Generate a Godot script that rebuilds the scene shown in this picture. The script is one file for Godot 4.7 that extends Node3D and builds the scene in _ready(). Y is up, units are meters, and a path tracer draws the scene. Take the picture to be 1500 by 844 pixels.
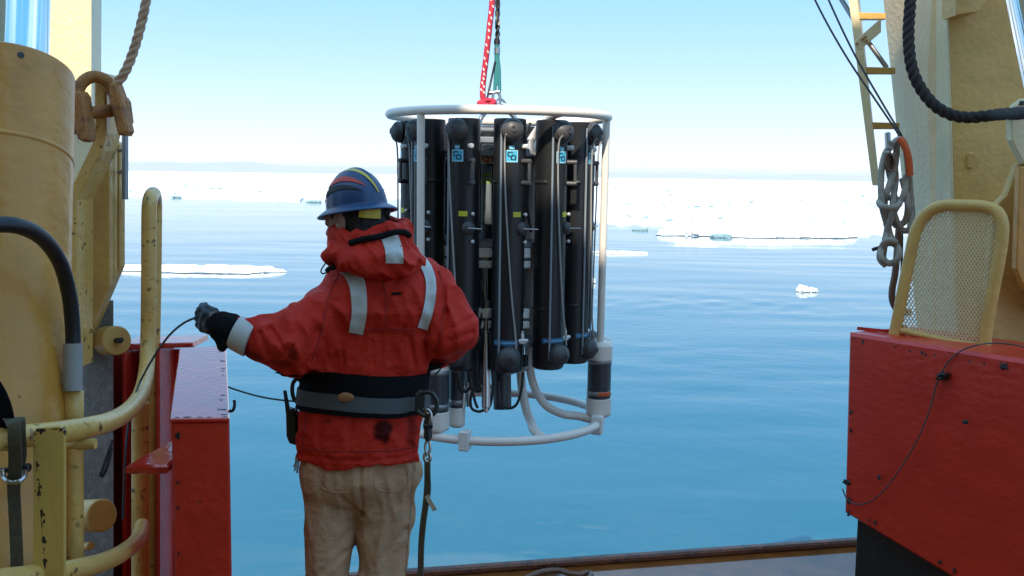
extends Node3D
# A worker on a ship's deck steadies a water sampling rosette that hangs over an icy sea.

const F := 1525.0
var cam_at := Transform3D()
var taken := {}
var M := {}

# ---------------------------------------------------------------- places
func P(x: float, y: float, d: float) -> Vector3:      # a point seen at (x, y) of the 1500 x 844 view, d metres out
	return cam_at * Vector3((x - 750.0) / F * d, -(y - 422.0) / F * d, -d)

func G(x: float, y: float, h: float) -> Vector3:      # where the line of sight meets the level h
	var dir := (P(x, y, 1.0) - cam_at.origin)
	return cam_at.origin + dir * ((h - cam_at.origin.y) / dir.y)

# ---------------------------------------------------------------- mesh collector
class MB:
	var v := PackedVector3Array()
	var n := PackedVector3Array()
	var uv := PackedVector2Array()
	var col := PackedColorArray()
	var idx := PackedInt32Array()
	var tint := Color(1, 1, 1)

	func vert(p: Vector3, nn: Vector3, u := Vector2.ZERO) -> int:
		v.append(p); n.append(nn); uv.append(u); col.append(tint)
		return v.size() - 1

	func tri(a: int, b: int, c: int) -> void:
		var g := (v[c] - v[a]).cross(v[b] - v[a])
		if g.dot(n[a] + n[b] + n[c]) >= 0.0:
			idx.append(a); idx.append(b); idx.append(c)
		else:
			idx.append(a); idx.append(c); idx.append(b)

	func quad(a: int, b: int, c: int, d: int) -> void:
		tri(a, b, c); tri(a, c, d)

	func flat(ps: Array, out: Vector3) -> void:           # a convex flat face, normal on the side of out
		var nn: Vector3 = (ps[1] - ps[0]).cross(ps[2] - ps[0]).normalized()
		if nn.dot(out) < 0.0: nn = -nn
		var k := []
		for p in ps: k.append(vert(p, nn))
		for i in range(1, ps.size() - 1): tri(k[0], k[i], k[i + 1])

	func mesh() -> ArrayMesh:
		var a := []
		a.resize(Mesh.ARRAY_MAX)
		a[Mesh.ARRAY_VERTEX] = v; a[Mesh.ARRAY_NORMAL] = n; a[Mesh.ARRAY_TEX_UV] = uv
		a[Mesh.ARRAY_COLOR] = col; a[Mesh.ARRAY_INDEX] = idx
		var m := ArrayMesh.new()
		m.add_surface_from_arrays(Mesh.PRIMITIVE_TRIANGLES, a)
		return m

func smooth(pts: Array, per := 8) -> Array:             # Catmull-Rom through the points
	var out := []
	for i in pts.size() - 1:
		var a: Vector3 = pts[max(i - 1, 0)]
		var b: Vector3 = pts[i]
		var c: Vector3 = pts[i + 1]
		var d: Vector3 = pts[min(i + 2, pts.size() - 1)]
		for k in per:
			var t := float(k) / per
			out.append(b.cubic_interpolate(c, a, d, t))
	out.append(pts[-1])
	return out

func frames(pts: Array, closed := false) -> Array:      # [tangent, side, other side] along a line
	var out := []
	var last := Vector3.ZERO
	var count := pts.size()
	for i in count:
		var a: Vector3 = pts[(i - 1 + count) % count] if closed else pts[max(i - 1, 0)]
		var b: Vector3 = pts[(i + 1) % count] if closed else pts[min(i + 1, count - 1)]
		var t := (b - a).normalized()
		if last == Vector3.ZERO:
			last = t.cross(Vector3.UP if absf(t.y) < 0.9 else Vector3.RIGHT).normalized()
		else:
			last = (last - t * last.dot(t)).normalized()
		out.append([t, last, t.cross(last)])
	return out

func tube(mb: MB, pts: Array, r, sides := 12, caps := true, closed := false) -> void:
	var fr := frames(pts, closed)
	var first := mb.v.size()
	var along := 0.0
	for i in pts.size():
		var rr: float = r[i] if r is Array else r
		if i > 0: along += (pts[i] as Vector3).distance_to(pts[i - 1])
		for k in sides + 1:
			var a := TAU * k / sides
			var nn: Vector3 = fr[i][1] * cos(a) + fr[i][2] * sin(a)
			mb.vert(pts[i] + nn * rr, nn, Vector2(float(k) / sides, along))
	var rows := pts.size() if closed else pts.size() - 1
	for i in rows:
		for k in sides:
			var a := first + i * (sides + 1) + k
			var b := first + ((i + 1) % pts.size()) * (sides + 1) + k
			mb.quad(a, b, b + 1, a + 1)
	if caps and not closed:
		for e in [0, pts.size() - 1]:
			var out: Vector3 = fr[e][0] * (-1.0 if e == 0 else 1.0)
			var c := mb.vert(pts[e], out)
			var ring := []
			var rr: float = r[e] if r is Array else r
			for k in sides + 1:
				var a := TAU * k / sides
				ring.append(mb.vert(pts[e] + (fr[e][1] * cos(a) + fr[e][2] * sin(a)) * rr, out))
			for k in sides: mb.tri(c, ring[k], ring[k + 1])

func line_between(a: Vector3, b: Vector3, parts := 1) -> Array:
	var out := []
	for i in parts + 1: out.append(a.lerp(b, float(i) / parts))
	return out

func rod(mb: MB, a: Vector3, b: Vector3, r: float, sides := 12) -> void:
	tube(mb, [a, b], r, sides)

func rope(mb: MB, pts: Array, r: float, strands := 3, lay := 5.0, sides := 8) -> void:   # laid rope: strands wound round one another
	var step := r * 0.55
	var fine := []
	for i in pts.size() - 1:
		var a: Vector3 = pts[i]
		var b: Vector3 = pts[i + 1]
		var k: int = max(1, int(a.distance_to(b) / step))
		for j in k: fine.append(a.lerp(b, float(j) / k))
	fine.append(pts[-1])
	var fr := frames(fine)
	for s in strands:
		var line := []
		var run := 0.0
		for i in fine.size():
			if i > 0: run += (fine[i] as Vector3).distance_to(fine[i - 1])
			var a := TAU * (float(s) / strands + run / (r * lay))
			line.append(fine[i] + (fr[i][1] * cos(a) + fr[i][2] * sin(a)) * r * 0.5)
		tube(mb, line, r * 0.56, sides)

func lathe(mb: MB, prof: Array, xf := Transform3D(), seg := 24, from := 0.0, sweep := TAU) -> void:   # prof: Vector2(radius, height), repeated points make hard edges
	var nrm := xf.basis.inverse().transposed()
	for i in prof.size() - 1:
		var a: Vector2 = prof[i]
		var b: Vector2 = prof[i + 1]
		if a.distance_to(b) < 1e-6: continue
		var e := Vector2(b.y - a.y, a.x - b.x).normalized()
		var ea := e
		var eb := e
		if i > 0 and (prof[i - 1] as Vector2).distance_to(a) > 1e-6:
			var q: Vector2 = a - prof[i - 1]
			var e0 := Vector2(q.y, -q.x).normalized()
			if e0.dot(e) > 0.35: ea = (e0 + e).normalized()
		if i + 2 < prof.size() and (prof[i + 2] as Vector2).distance_to(b) > 1e-6:
			var q: Vector2 = prof[i + 2] - b
			var e1 := Vector2(q.y, -q.x).normalized()
			if e1.dot(e) > 0.35: eb = (e1 + e).normalized()
		var first := mb.v.size()
		for k in seg + 1:
			var t := from + sweep * k / seg
			var c := cos(t)
			var s := sin(t)
			mb.vert(xf * Vector3(a.x * c, a.y, a.x * s), (nrm * Vector3(ea.x * c, ea.y, ea.x * s)).normalized(), Vector2(float(k) / seg, a.y))
			mb.vert(xf * Vector3(b.x * c, b.y, b.x * s), (nrm * Vector3(eb.x * c, eb.y, eb.x * s)).normalized(), Vector2(float(k) / seg, b.y))
		for k in seg:
			var q := first + k * 2
			mb.quad(q, q + 1, q + 3, q + 2)

func cyl(mb: MB, a: Vector3, b: Vector3, r: float, bevel := 0.003, seg := 24) -> void:   # a cylinder with chamfered ends
	var h := a.distance_to(b)
	var xf := Transform3D(turned(b - a), a)
	lathe(mb, [Vector2(0, 0), Vector2(r - bevel, 0), Vector2(r - bevel, 0), Vector2(r, bevel), Vector2(r, bevel), Vector2(r, h - bevel), Vector2(r, h - bevel), Vector2(r - bevel, h), Vector2(r - bevel, h), Vector2(0, h)], xf, seg)

func turned(up: Vector3) -> Basis:                       # a basis whose y runs along up
	var y := up.normalized()
	var x := y.cross(Vector3.BACK if absf(y.z) < 0.9 else Vector3.RIGHT).normalized()
	return Basis(x, y, x.cross(y))

func box(mb: MB, size: Vector3, xf := Transform3D(), bevel := 0.004) -> void:
	var h := size * 0.5
	var bv := minf(bevel, minf(h.x, minf(h.y, h.z)) * 0.9)
	for ax in 3:
		for s in [-1.0, 1.0]:
			var u := (ax + 1) % 3
			var w := (ax + 2) % 3
			var ps := []
			for q in [[-1, -1], [1, -1], [1, 1], [-1, 1]]:
				var p := Vector3.ZERO
				p[ax] = h[ax] * s
				p[u] = (h[u] - bv) * q[0]
				p[w] = (h[w] - bv) * q[1]
				ps.append(xf * p)
			var o := Vector3.ZERO
			o[ax] = s
			mb.flat(ps, xf.basis * o)
	for ax in 3:                                           # edges along ax
		var u := (ax + 1) % 3
		var w := (ax + 2) % 3
		for q in [[-1, -1], [1, -1], [1, 1], [-1, 1]]:
			var ps := []
			for e in [[-1, 0], [1, 0], [1, 1], [-1, 1]]:
				var p := Vector3.ZERO
				p[ax] = (h[ax] - bv) * e[0]
				p[u] = (h[u] - (bv if e[1] == 0 else 0.0)) * q[0]
				p[w] = (h[w] - (0.0 if e[1] == 0 else bv)) * q[1]
				ps.append(xf * p)
			var o := Vector3.ZERO
			o[u] = q[0]; o[w] = q[1]
			mb.flat(ps, xf.basis * o)
	for sx in [-1.0, 1.0]:
		for sy in [-1.0, 1.0]:
			for sz in [-1.0, 1.0]:
				var o := Vector3(sx, sy, sz)
				mb.flat([xf * (Vector3(h.x, h.y - bv, h.z - bv) * o), xf * (Vector3(h.x - bv, h.y, h.z - bv) * o), xf * (Vector3(h.x - bv, h.y - bv, h.z) * o)], xf.basis * o)

func prism(mb: MB, face: Array, ext: Vector3, bevel := 0.004) -> void:   # a flat outline (any shape) with thickness ext
	var count := face.size()
	var nn := Vector3.ZERO
	for i in count: nn += (face[i] as Vector3).cross(face[(i + 1) % count])
	nn = nn.normalized()
	var wind := 1.0
	if nn.dot(ext) > 0.0:
		nn = -nn
		wind = -1.0
	var ux: Vector3 = ((face[1] - face[0]) as Vector3).normalized()
	var uy := nn.cross(ux)
	var inset := []
	for i in count:
		var a: Vector3 = face[(i - 1 + count) % count]
		var b: Vector3 = face[i]
		var c: Vector3 = face[(i + 1) % count]
		var n1 := nn.cross(b - a).normalized() * wind
		var n2 := nn.cross(c - b).normalized() * wind
		var m := (n1 + n2)
		m = m / maxf(0.35, m.length_squared()) * 2.0
		inset.append(b + m * bevel)
	var flat2 := PackedVector2Array()
	for p in inset: flat2.append(Vector2((p - face[0]).dot(ux), (p - face[0]).dot(uy)))
	var tris := Geometry2D.triangulate_polygon(flat2)
	var push := ext.normalized() * bevel
	for back in [false, true]:
		var k := []
		for i in count: k.append(mb.vert(inset[i] + (ext if back else Vector3.ZERO), -nn if back else nn, flat2[i]))
		for i in range(0, tris.size(), 3): mb.tri(k[tris[i]], k[tris[i + 1]], k[tris[i + 2]])
	for i in count:
		var j := (i + 1) % count
		var a: Vector3 = face[i]
		var b: Vector3 = face[j]
		var out := -nn.cross(b - a).normalized() * wind
		mb.flat([a + push, b + push, b + ext - push, a + ext - push], out)
		if bevel > 0.0:
			mb.flat([inset[i], inset[j], b + push, a + push], out + nn)
			mb.flat([inset[i] + ext, inset[j] + ext, b + ext - push, a + ext - push], out - nn)

func outline(px: Array, d: float) -> Array:
	var out := []
	for p in px: out.append(P(p[0], p[1], d))
	return out

func plate(mb: MB, px: Array, d: float, thick: float, bevel := 0.004) -> void:   # an upright plate whose outline is seen at px, d metres out
	prism(mb, outline(px, d), Vector3(0, 0, -thick), bevel)

func solid(mb: MB, a: Array, b: Array) -> void:          # two matching quads joined into a block
	var mid := Vector3.ZERO
	for p in a + b: mid += p
	mid /= a.size() + b.size()
	var faces := [a, b]
	for i in a.size():
		var j := (i + 1) % a.size()
		faces.append([a[i], a[j], b[j], b[i]])
	for f in faces:
		var c := Vector3.ZERO
		for p in f: c += p
		mb.flat(f, c / f.size() - mid)

# ---------------------------------------------------------------- surfaces from distance fields
func nets(mb: MB, f: Callable, lo: Vector3, hi: Vector3, cell: float, tint = null) -> void:
	var nx := int((hi.x - lo.x) / cell) + 2
	var ny := int((hi.y - lo.y) / cell) + 2
	var nz := int((hi.z - lo.z) / cell) + 2
	var val := PackedFloat32Array()
	val.resize(nx * ny * nz)
	var q := 0
	for k in nz:
		for j in ny:
			var skip := 0
			var last := 0.0
			for i in nx:
				if skip > 0:
					skip -= 1
				else:
					last = f.call(lo + Vector3(i, j, k) * cell)
					skip = clampi(int(absf(last) * 0.7 / cell) - 2, 0, 24)
				val[q] = last
				q += 1
	var at := PackedInt32Array()
	at.resize(nx * ny * nz)
	at.fill(-1)
	var dy := nx
	var dz := nx * ny
	var corner := [0, 1, dy, dy + 1, dz, dz + 1, dz + dy, dz + dy + 1]
	for k in nz - 1:
		for j in ny - 1:
			for i in nx - 1:
				var o := i + j * dy + k * dz
				var inside := 0
				for c in 8:
					if val[o + corner[c]] < 0.0: inside += 1
				if inside == 0 or inside == 8: continue
				var sum := Vector3.ZERO
				var hits := 0
				for e in [[0, 1], [2, 3], [4, 5], [6, 7], [0, 2], [1, 3], [4, 6], [5, 7], [0, 4], [1, 5], [2, 6], [3, 7]]:
					var a: float = val[o + corner[e[0]]]
					var b: float = val[o + corner[e[1]]]
					if (a < 0.0) != (b < 0.0):
						var pa := Vector3(e[0] & 1, (e[0] >> 1) & 1, e[0] >> 2)
						var pb := Vector3(e[1] & 1, (e[1] >> 1) & 1, e[1] >> 2)
						sum += pa.lerp(pb, a / (a - b))
						hits += 1
				var p := lo + (Vector3(i, j, k) + sum / hits) * cell
				var h := cell * 0.45
				var g := Vector3(f.call(p + Vector3(h, 0, 0)) - f.call(p - Vector3(h, 0, 0)), f.call(p + Vector3(0, h, 0)) - f.call(p - Vector3(0, h, 0)), f.call(p + Vector3(0, 0, h)) - f.call(p - Vector3(0, 0, h)))
				if tint != null: mb.tint = tint.call(p)
				at[o] = mb.vert(p, g.normalized(), Vector2(p.x, p.y))
	for k in range(1, nz - 1):
		for j in range(1, ny - 1):
			for i in range(1, nx - 1):
				var o := i + j * dy + k * dz
				var s := val[o] < 0.0
				if (val[o + 1] < 0.0) != s: mb.quad(at[o], at[o - dy], at[o - dy - dz], at[o - dz])
				if (val[o + dy] < 0.0) != s: mb.quad(at[o], at[o - 1], at[o - 1 - dz], at[o - dz])
				if (val[o + dz] < 0.0) != s: mb.quad(at[o], at[o - 1], at[o - 1 - dy], at[o - dy])
	mb.tint = Color(1, 1, 1)

func smin(a: float, b: float, k: float) -> float:
	var h := clampf(0.5 + 0.5 * (b - a) / k, 0.0, 1.0)
	return lerpf(b, a, h) - k * h * (1.0 - h)

func bone(p: Vector3, a: Vector3, b: Vector3, ra: float, rb: float) -> float:
	var ab := b - a
	var t := clampf((p - a).dot(ab) / ab.length_squared(), 0.0, 1.0)
	return p.distance_to(a + ab * t) - lerpf(ra, rb, t)

func egg(p: Vector3, c: Vector3, r: Vector3, turn := Basis()) -> float:    # an ellipsoid
	var q := (p - c) * turn
	var k := Vector3(q.x / r.x, q.y / r.y, q.z / r.z)
	return (k.length() - 1.0) * minf(r.x, minf(r.y, r.z))

# ---------------------------------------------------------------- the tree of things
func numbered(called: String) -> String:
	if not taken.has(called):
		taken[called] = 0
		return called
	taken[called] += 1
	return "%s_%03d" % [called, taken[called]]

func thing(called: String, label: String, category: String, at := Vector3.ZERO, group := "") -> Node3D:
	var o := Node3D.new()
	o.name = numbered(called)
	add_child(o)
	o.position = at
	o.set_meta("label", label)
	o.set_meta("category", category)
	if group: o.set_meta("group", group)
	return o

func part(called: String, mb: MB, m: Material, parent: Node3D, label := "") -> MeshInstance3D:
	var o := MeshInstance3D.new()
	o.name = called
	var base := Vector3.ZERO                              # shapes are made in the place's axes and set back to their parent's
	var q: Node = parent
	while q is Node3D and q != self:
		base += (q as Node3D).position
		q = q.get_parent()
	if base != Vector3.ZERO:
		for i in mb.v.size(): mb.v[i] -= base
	o.mesh = mb.mesh()
	o.material_override = m
	parent.add_child(o, true)
	if label: o.set_meta("label", label)
	return o

func single(called: String, mb: MB, m: Material, label: String, category: String, group := "") -> MeshInstance3D:
	var o := MeshInstance3D.new()
	o.name = numbered(called)
	o.mesh = mb.mesh()
	o.material_override = m
	add_child(o)
	o.set_meta("label", label)
	o.set_meta("category", category)
	if group: o.set_meta("group", group)
	return o

func setting(called: String, mb: MB, m: Material) -> MeshInstance3D:
	var o := MeshInstance3D.new()
	o.name = called
	o.mesh = mb.mesh()
	o.material_override = m
	add_child(o)
	o.set_meta("kind", "structure")
	return o

# ---------------------------------------------------------------- the scene
func high_cloud() -> ImageTexture:                       # thin high cloud that begins well above the horizon, the same all round
	var w := 768
	var h := 384
	var f := FastNoiseLite.new()
	f.seed = 31
	f.frequency = 1.0
	f.fractal_octaves = 5
	var im := Image.create(w, h, false, Image.FORMAT_RGBAF)
	for y in h:
		var el := PI * (0.5 - (y + 0.5) / h)
		for x in w:
			var a := 0.0
			if el > 0.2:
				var az := TAU * (x + 0.5) / w
				var p := Vector2(cos(az), sin(az)) / tan(el)
				var n := f.get_noise_2d(p.x * 0.9, p.y * 0.5 + p.x * 0.25)
				a = smoothstep(-0.22, 0.35, n) * smoothstep(0.26, 0.5, el)
			im.set_pixel(x, y, Color(0.50, 0.44, 0.38, a))
	return ImageTexture.create_from_image(im)

func _ready() -> void:
	var cam := Camera3D.new()
	cam_at = Transform3D(Basis.from_euler(Vector3(-atan(165.0 / F), 0, 0.0145)), Vector3(0, 1.75, 0))
	cam.transform = cam_at
	cam.fov = rad_to_deg(2.0 * atan(422.0 / F))
	cam.near = 0.05
	cam.far = 12000.0
	cam.name = "camera"
	add_child(cam)
	cam.current = true
	var env := Environment.new()
	var sky_look := ProceduralSkyMaterial.new()
	sky_look.sky_cover = high_cloud()
	sky_look.sky_top_color = Color(0.13, 0.42, 0.78).linear_to_srgb()
	sky_look.sky_horizon_color = Color(0.79, 0.86, 0.89).linear_to_srgb()
	sky_look.sky_curve = 0.07
	sky_look.ground_bottom_color = Color(0.12, 0.22, 0.3).linear_to_srgb()
	sky_look.ground_horizon_color = Color(0.6, 0.7, 0.75).linear_to_srgb()
	sky_look.sun_angle_max = 3.0
	var sky := Sky.new()
	sky.sky_material = sky_look
	env.background_mode = Environment.BG_SKY
	env.sky = sky
	env.background_energy_multiplier = 1.0
	env.tonemap_mode = Environment.TONE_MAPPER_LINEAR
	env.tonemap_exposure = 1.6
	env.fog_enabled = true
	env.fog_density = 0.00007
	env.fog_light_color = Color(0.92, 0.96, 1.0)
	env.sdfgi_enabled = true
	env.ssao_enabled = true
	env.ssil_enabled = true
	var around := WorldEnvironment.new()
	around.environment = env
	around.name = "air"
	add_child(around)
	var sun := DirectionalLight3D.new()
	sun.name = "sun"
	sun.light_energy = 1.3
	sun.light_color = Color(1.0, 0.95, 0.87)
	sun.light_angular_distance = 0.5
	sun.shadow_enabled = true
	var az := deg_to_rad(12.0)
	var el := deg_to_rad(46.0)
	sun.basis = Basis.looking_at(Vector3(sin(az) * cos(el), -sin(el), -cos(az) * cos(el)))
	add_child(sun)

	make_materials()
	build_sea()
	build_ship()
	build_left_side()
	build_right_side()
	build_rosette()
	build_person()
	build_lines()

# ---------------------------------------------------------------- materials
func noise(freq: float, oct: int, sd: int, w := 512, kind := FastNoiseLite.TYPE_SIMPLEX_SMOOTH, sum := FastNoiseLite.FRACTAL_FBM) -> PackedByteArray:
	var f := FastNoiseLite.new()
	f.fractal_type = sum
	f.noise_type = kind
	f.frequency = freq / w
	f.fractal_octaves = oct
	f.seed = sd
	var im := f.get_seamless_image(w, w)
	im.convert(Image.FORMAT_L8)
	return im.get_data()

var kept := {}

func kept_noise(freq: float, oct: int, sd: int, w: int) -> PackedByteArray:
	var key := "%s %d %d %d" % [freq, oct, sd, w]
	if not kept.has(key): kept[key] = noise(freq, oct, sd, w)
	return kept[key]

func relief(freq: float, oct: int, sd: int, strength: float, w := 384, kind := FastNoiseLite.TYPE_SIMPLEX_SMOOTH, sum := FastNoiseLite.FRACTAL_FBM) -> ImageTexture:
	var im := Image.create_from_data(w, w, false, Image.FORMAT_L8, noise(freq, oct, sd, w, kind, sum))
	im.bump_map_to_normal_map(strength)
	return ImageTexture.create_from_image(im)

func mat(lin: Color, rough := 0.5, metal := 0.0) -> StandardMaterial3D:
	var m := StandardMaterial3D.new()
	m.albedo_color = lin.linear_to_srgb()
	m.roughness = rough
	m.metallic = metal
	return m

func bumpy(m: StandardMaterial3D, tex: Texture2D, scale: float, amount := 1.0) -> StandardMaterial3D:
	m.normal_enabled = true
	m.normal_texture = tex
	m.normal_scale = amount
	m.uv1_triplanar = true
	m.uv1_world_triplanar = true
	m.uv1_scale = Vector3.ONE * scale
	return m

# paint on steel: a base colour with grain, stains that run, and chips down to rust
func paint_image(base: Color, stain: Color, stain_share: float, chip: Color, chip_share: float, vary: float, sd: int, w := 320, chip_freq := 26.0) -> ImageTexture:
	var n1 := kept_noise(5.0, 5, 101, w)
	var n2 := kept_noise(3.0, 4, 102, w)
	var n3 := kept_noise(chip_freq, 3, 103, w)
	var n4 := kept_noise(90.0, 2, 104, w)
	var full := w * w
	var o1 := (sd * 7919) % full                          # each paint starts elsewhere in the shared patterns
	var o2 := (sd * 5323) % full
	var data := PackedByteArray()
	data.resize(w * w * 3)
	var c_lo := 255.0 * (1.0 - chip_share)
	var s_lo := 255.0 * (1.0 - stain_share)
	for i in full:
		var v1: int = n1[(i + o1) % full]
		var v2: int = n2[(i + o2) % full]
		var v4: int = n4[i]
		var c := base * (1.0 + vary * ((v1 - 128) / 128.0 + 0.35 * (v4 - 128) / 128.0))
		var s := clampf((v2 * 0.8 + v4 * 0.2 - s_lo) / 60.0, 0.0, 0.8)
		if s > 0.0: c = c.lerp(stain, s)
		var k := clampf((n3[(i + o2) % full] * 0.7 + v1 * 0.3 - c_lo) / 6.0, 0.0, 1.0)
		if k > 0.0: c = c.lerp(chip * (0.6 + v4 / 255.0 * 0.8), k)
		c = c.linear_to_srgb()
		data[i * 3] = int(clampf(c.r, 0, 1) * 255)
		data[i * 3 + 1] = int(clampf(c.g, 0, 1) * 255)
		data[i * 3 + 2] = int(clampf(c.b, 0, 1) * 255)
	return ImageTexture.create_from_image(Image.create_from_data(w, w, false, Image.FORMAT_RGB8, data))

func textured(tex: Texture2D, rough: float, scale: float, bump: Texture2D = null, amount := 1.0) -> StandardMaterial3D:
	var m := mat(Color(1, 1, 1), rough)
	m.albedo_texture = tex
	m.uv1_triplanar = true
	m.uv1_world_triplanar = true
	m.uv1_scale = Vector3.ONE * scale
	if bump:
		m.normal_enabled = true
		m.normal_texture = bump
		m.normal_scale = amount
	return m

func logo_image() -> ImageTexture:                       # a pale blue square with two linked dark rings, a small tab above
	var w := 64
	var h := 88
	var im := Image.create(w, h, false, Image.FORMAT_RGB8)
	var blue := Color(0.30, 0.70, 0.82)
	im.fill(Color(0.03, 0.03, 0.035))
	im.fill_rect(Rect2i(18, 0, 28, 20), blue)
	for x in [22, 34]:
		im.fill_rect(Rect2i(x, 4, 8, 12), Color(0.75, 0.9, 0.95))
		im.fill_rect(Rect2i(x + 3, 7, 3, 6), blue)
	im.fill_rect(Rect2i(0, 24, 64, 64), Color(0.72, 0.9, 0.95))
	im.fill_rect(Rect2i(4, 28, 56, 56), blue)
	for y in range(28, 84):
		for x in range(4, 60):
			var p := Vector2(x, y)
			var on := false
			for r in [[Vector2(24, 46), true], [Vector2(40, 64), false]]:
				var q: Vector2 = (p - r[0]).abs()
				var e := pow(pow(q.x / 15.0, 3.0) + pow(q.y / 14.0, 3.0), 1.0 / 3.0)
				if e < 1.0 and e > 0.58 and not (r[1] and x > r[0].x + 3 and absf(y - r[0].y + 3) < 3.5): on = true
			if on: im.set_pixel(x, y, Color(0.04, 0.07, 0.12))
	return ImageTexture.create_from_image(im)

func strip_image() -> ImageTexture:                      # a pale blue band with small dark print
	var im := Image.create(128, 24, false, Image.FORMAT_RGB8)
	im.fill(Color(0.25, 0.55, 0.72))
	im.fill_rect(Rect2i(3, 3, 122, 18), Color(0.13, 0.33, 0.5))
	var rng := RandomNumberGenerator.new()
	rng.seed = 5
	var x := 8
	while x < 116:
		var wd := rng.randi_range(3, 6)
		im.fill_rect(Rect2i(x, 7, wd, 10), Color(0.55, 0.8, 0.92))
		if rng.randf() < 0.7: im.fill_rect(Rect2i(x + 1, 10, max(1, wd - 2), 3), Color(0.13, 0.33, 0.5))
		x += wd + 2
	return ImageTexture.create_from_image(im)

func chipped_bar_image() -> ImageTexture:                # paint worn off along the long edges of a flat bar
	var w := 128
	var h := 512
	var n1 := noise(9.0, 4, 71, 512)
	var n2 := noise(34.0, 3, 72, 512)
	var n3 := noise(70.0, 3, 73, 512)
	var im := Image.create(w, h, false, Image.FORMAT_RGB8)
	for y in h:
		for x in w:
			var i := (y * 512 + x)
			var c := Color(0.64, 0.38, 0.085) * (0.93 + 0.12 * n1[i] / 255.0)
			var edge := minf(minf(x, w - 1 - x) / 10.0, y / 9.0)
			var bite := (n1[i] / 255.0 - 0.5) * 3.2 + (n2[i] / 255.0 - 0.5) * 2.2
			if x > w / 2: bite -= 0.35
			if edge < 0.25 + bite or n2[i] * 0.8 + n1[i] * 0.2 > 219: c = Color(0.028, 0.012, 0.008) * (0.6 + n3[i] / 200.0)
			im.set_pixel(x, y, c.linear_to_srgb())
	return ImageTexture.create_from_image(im)

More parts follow.
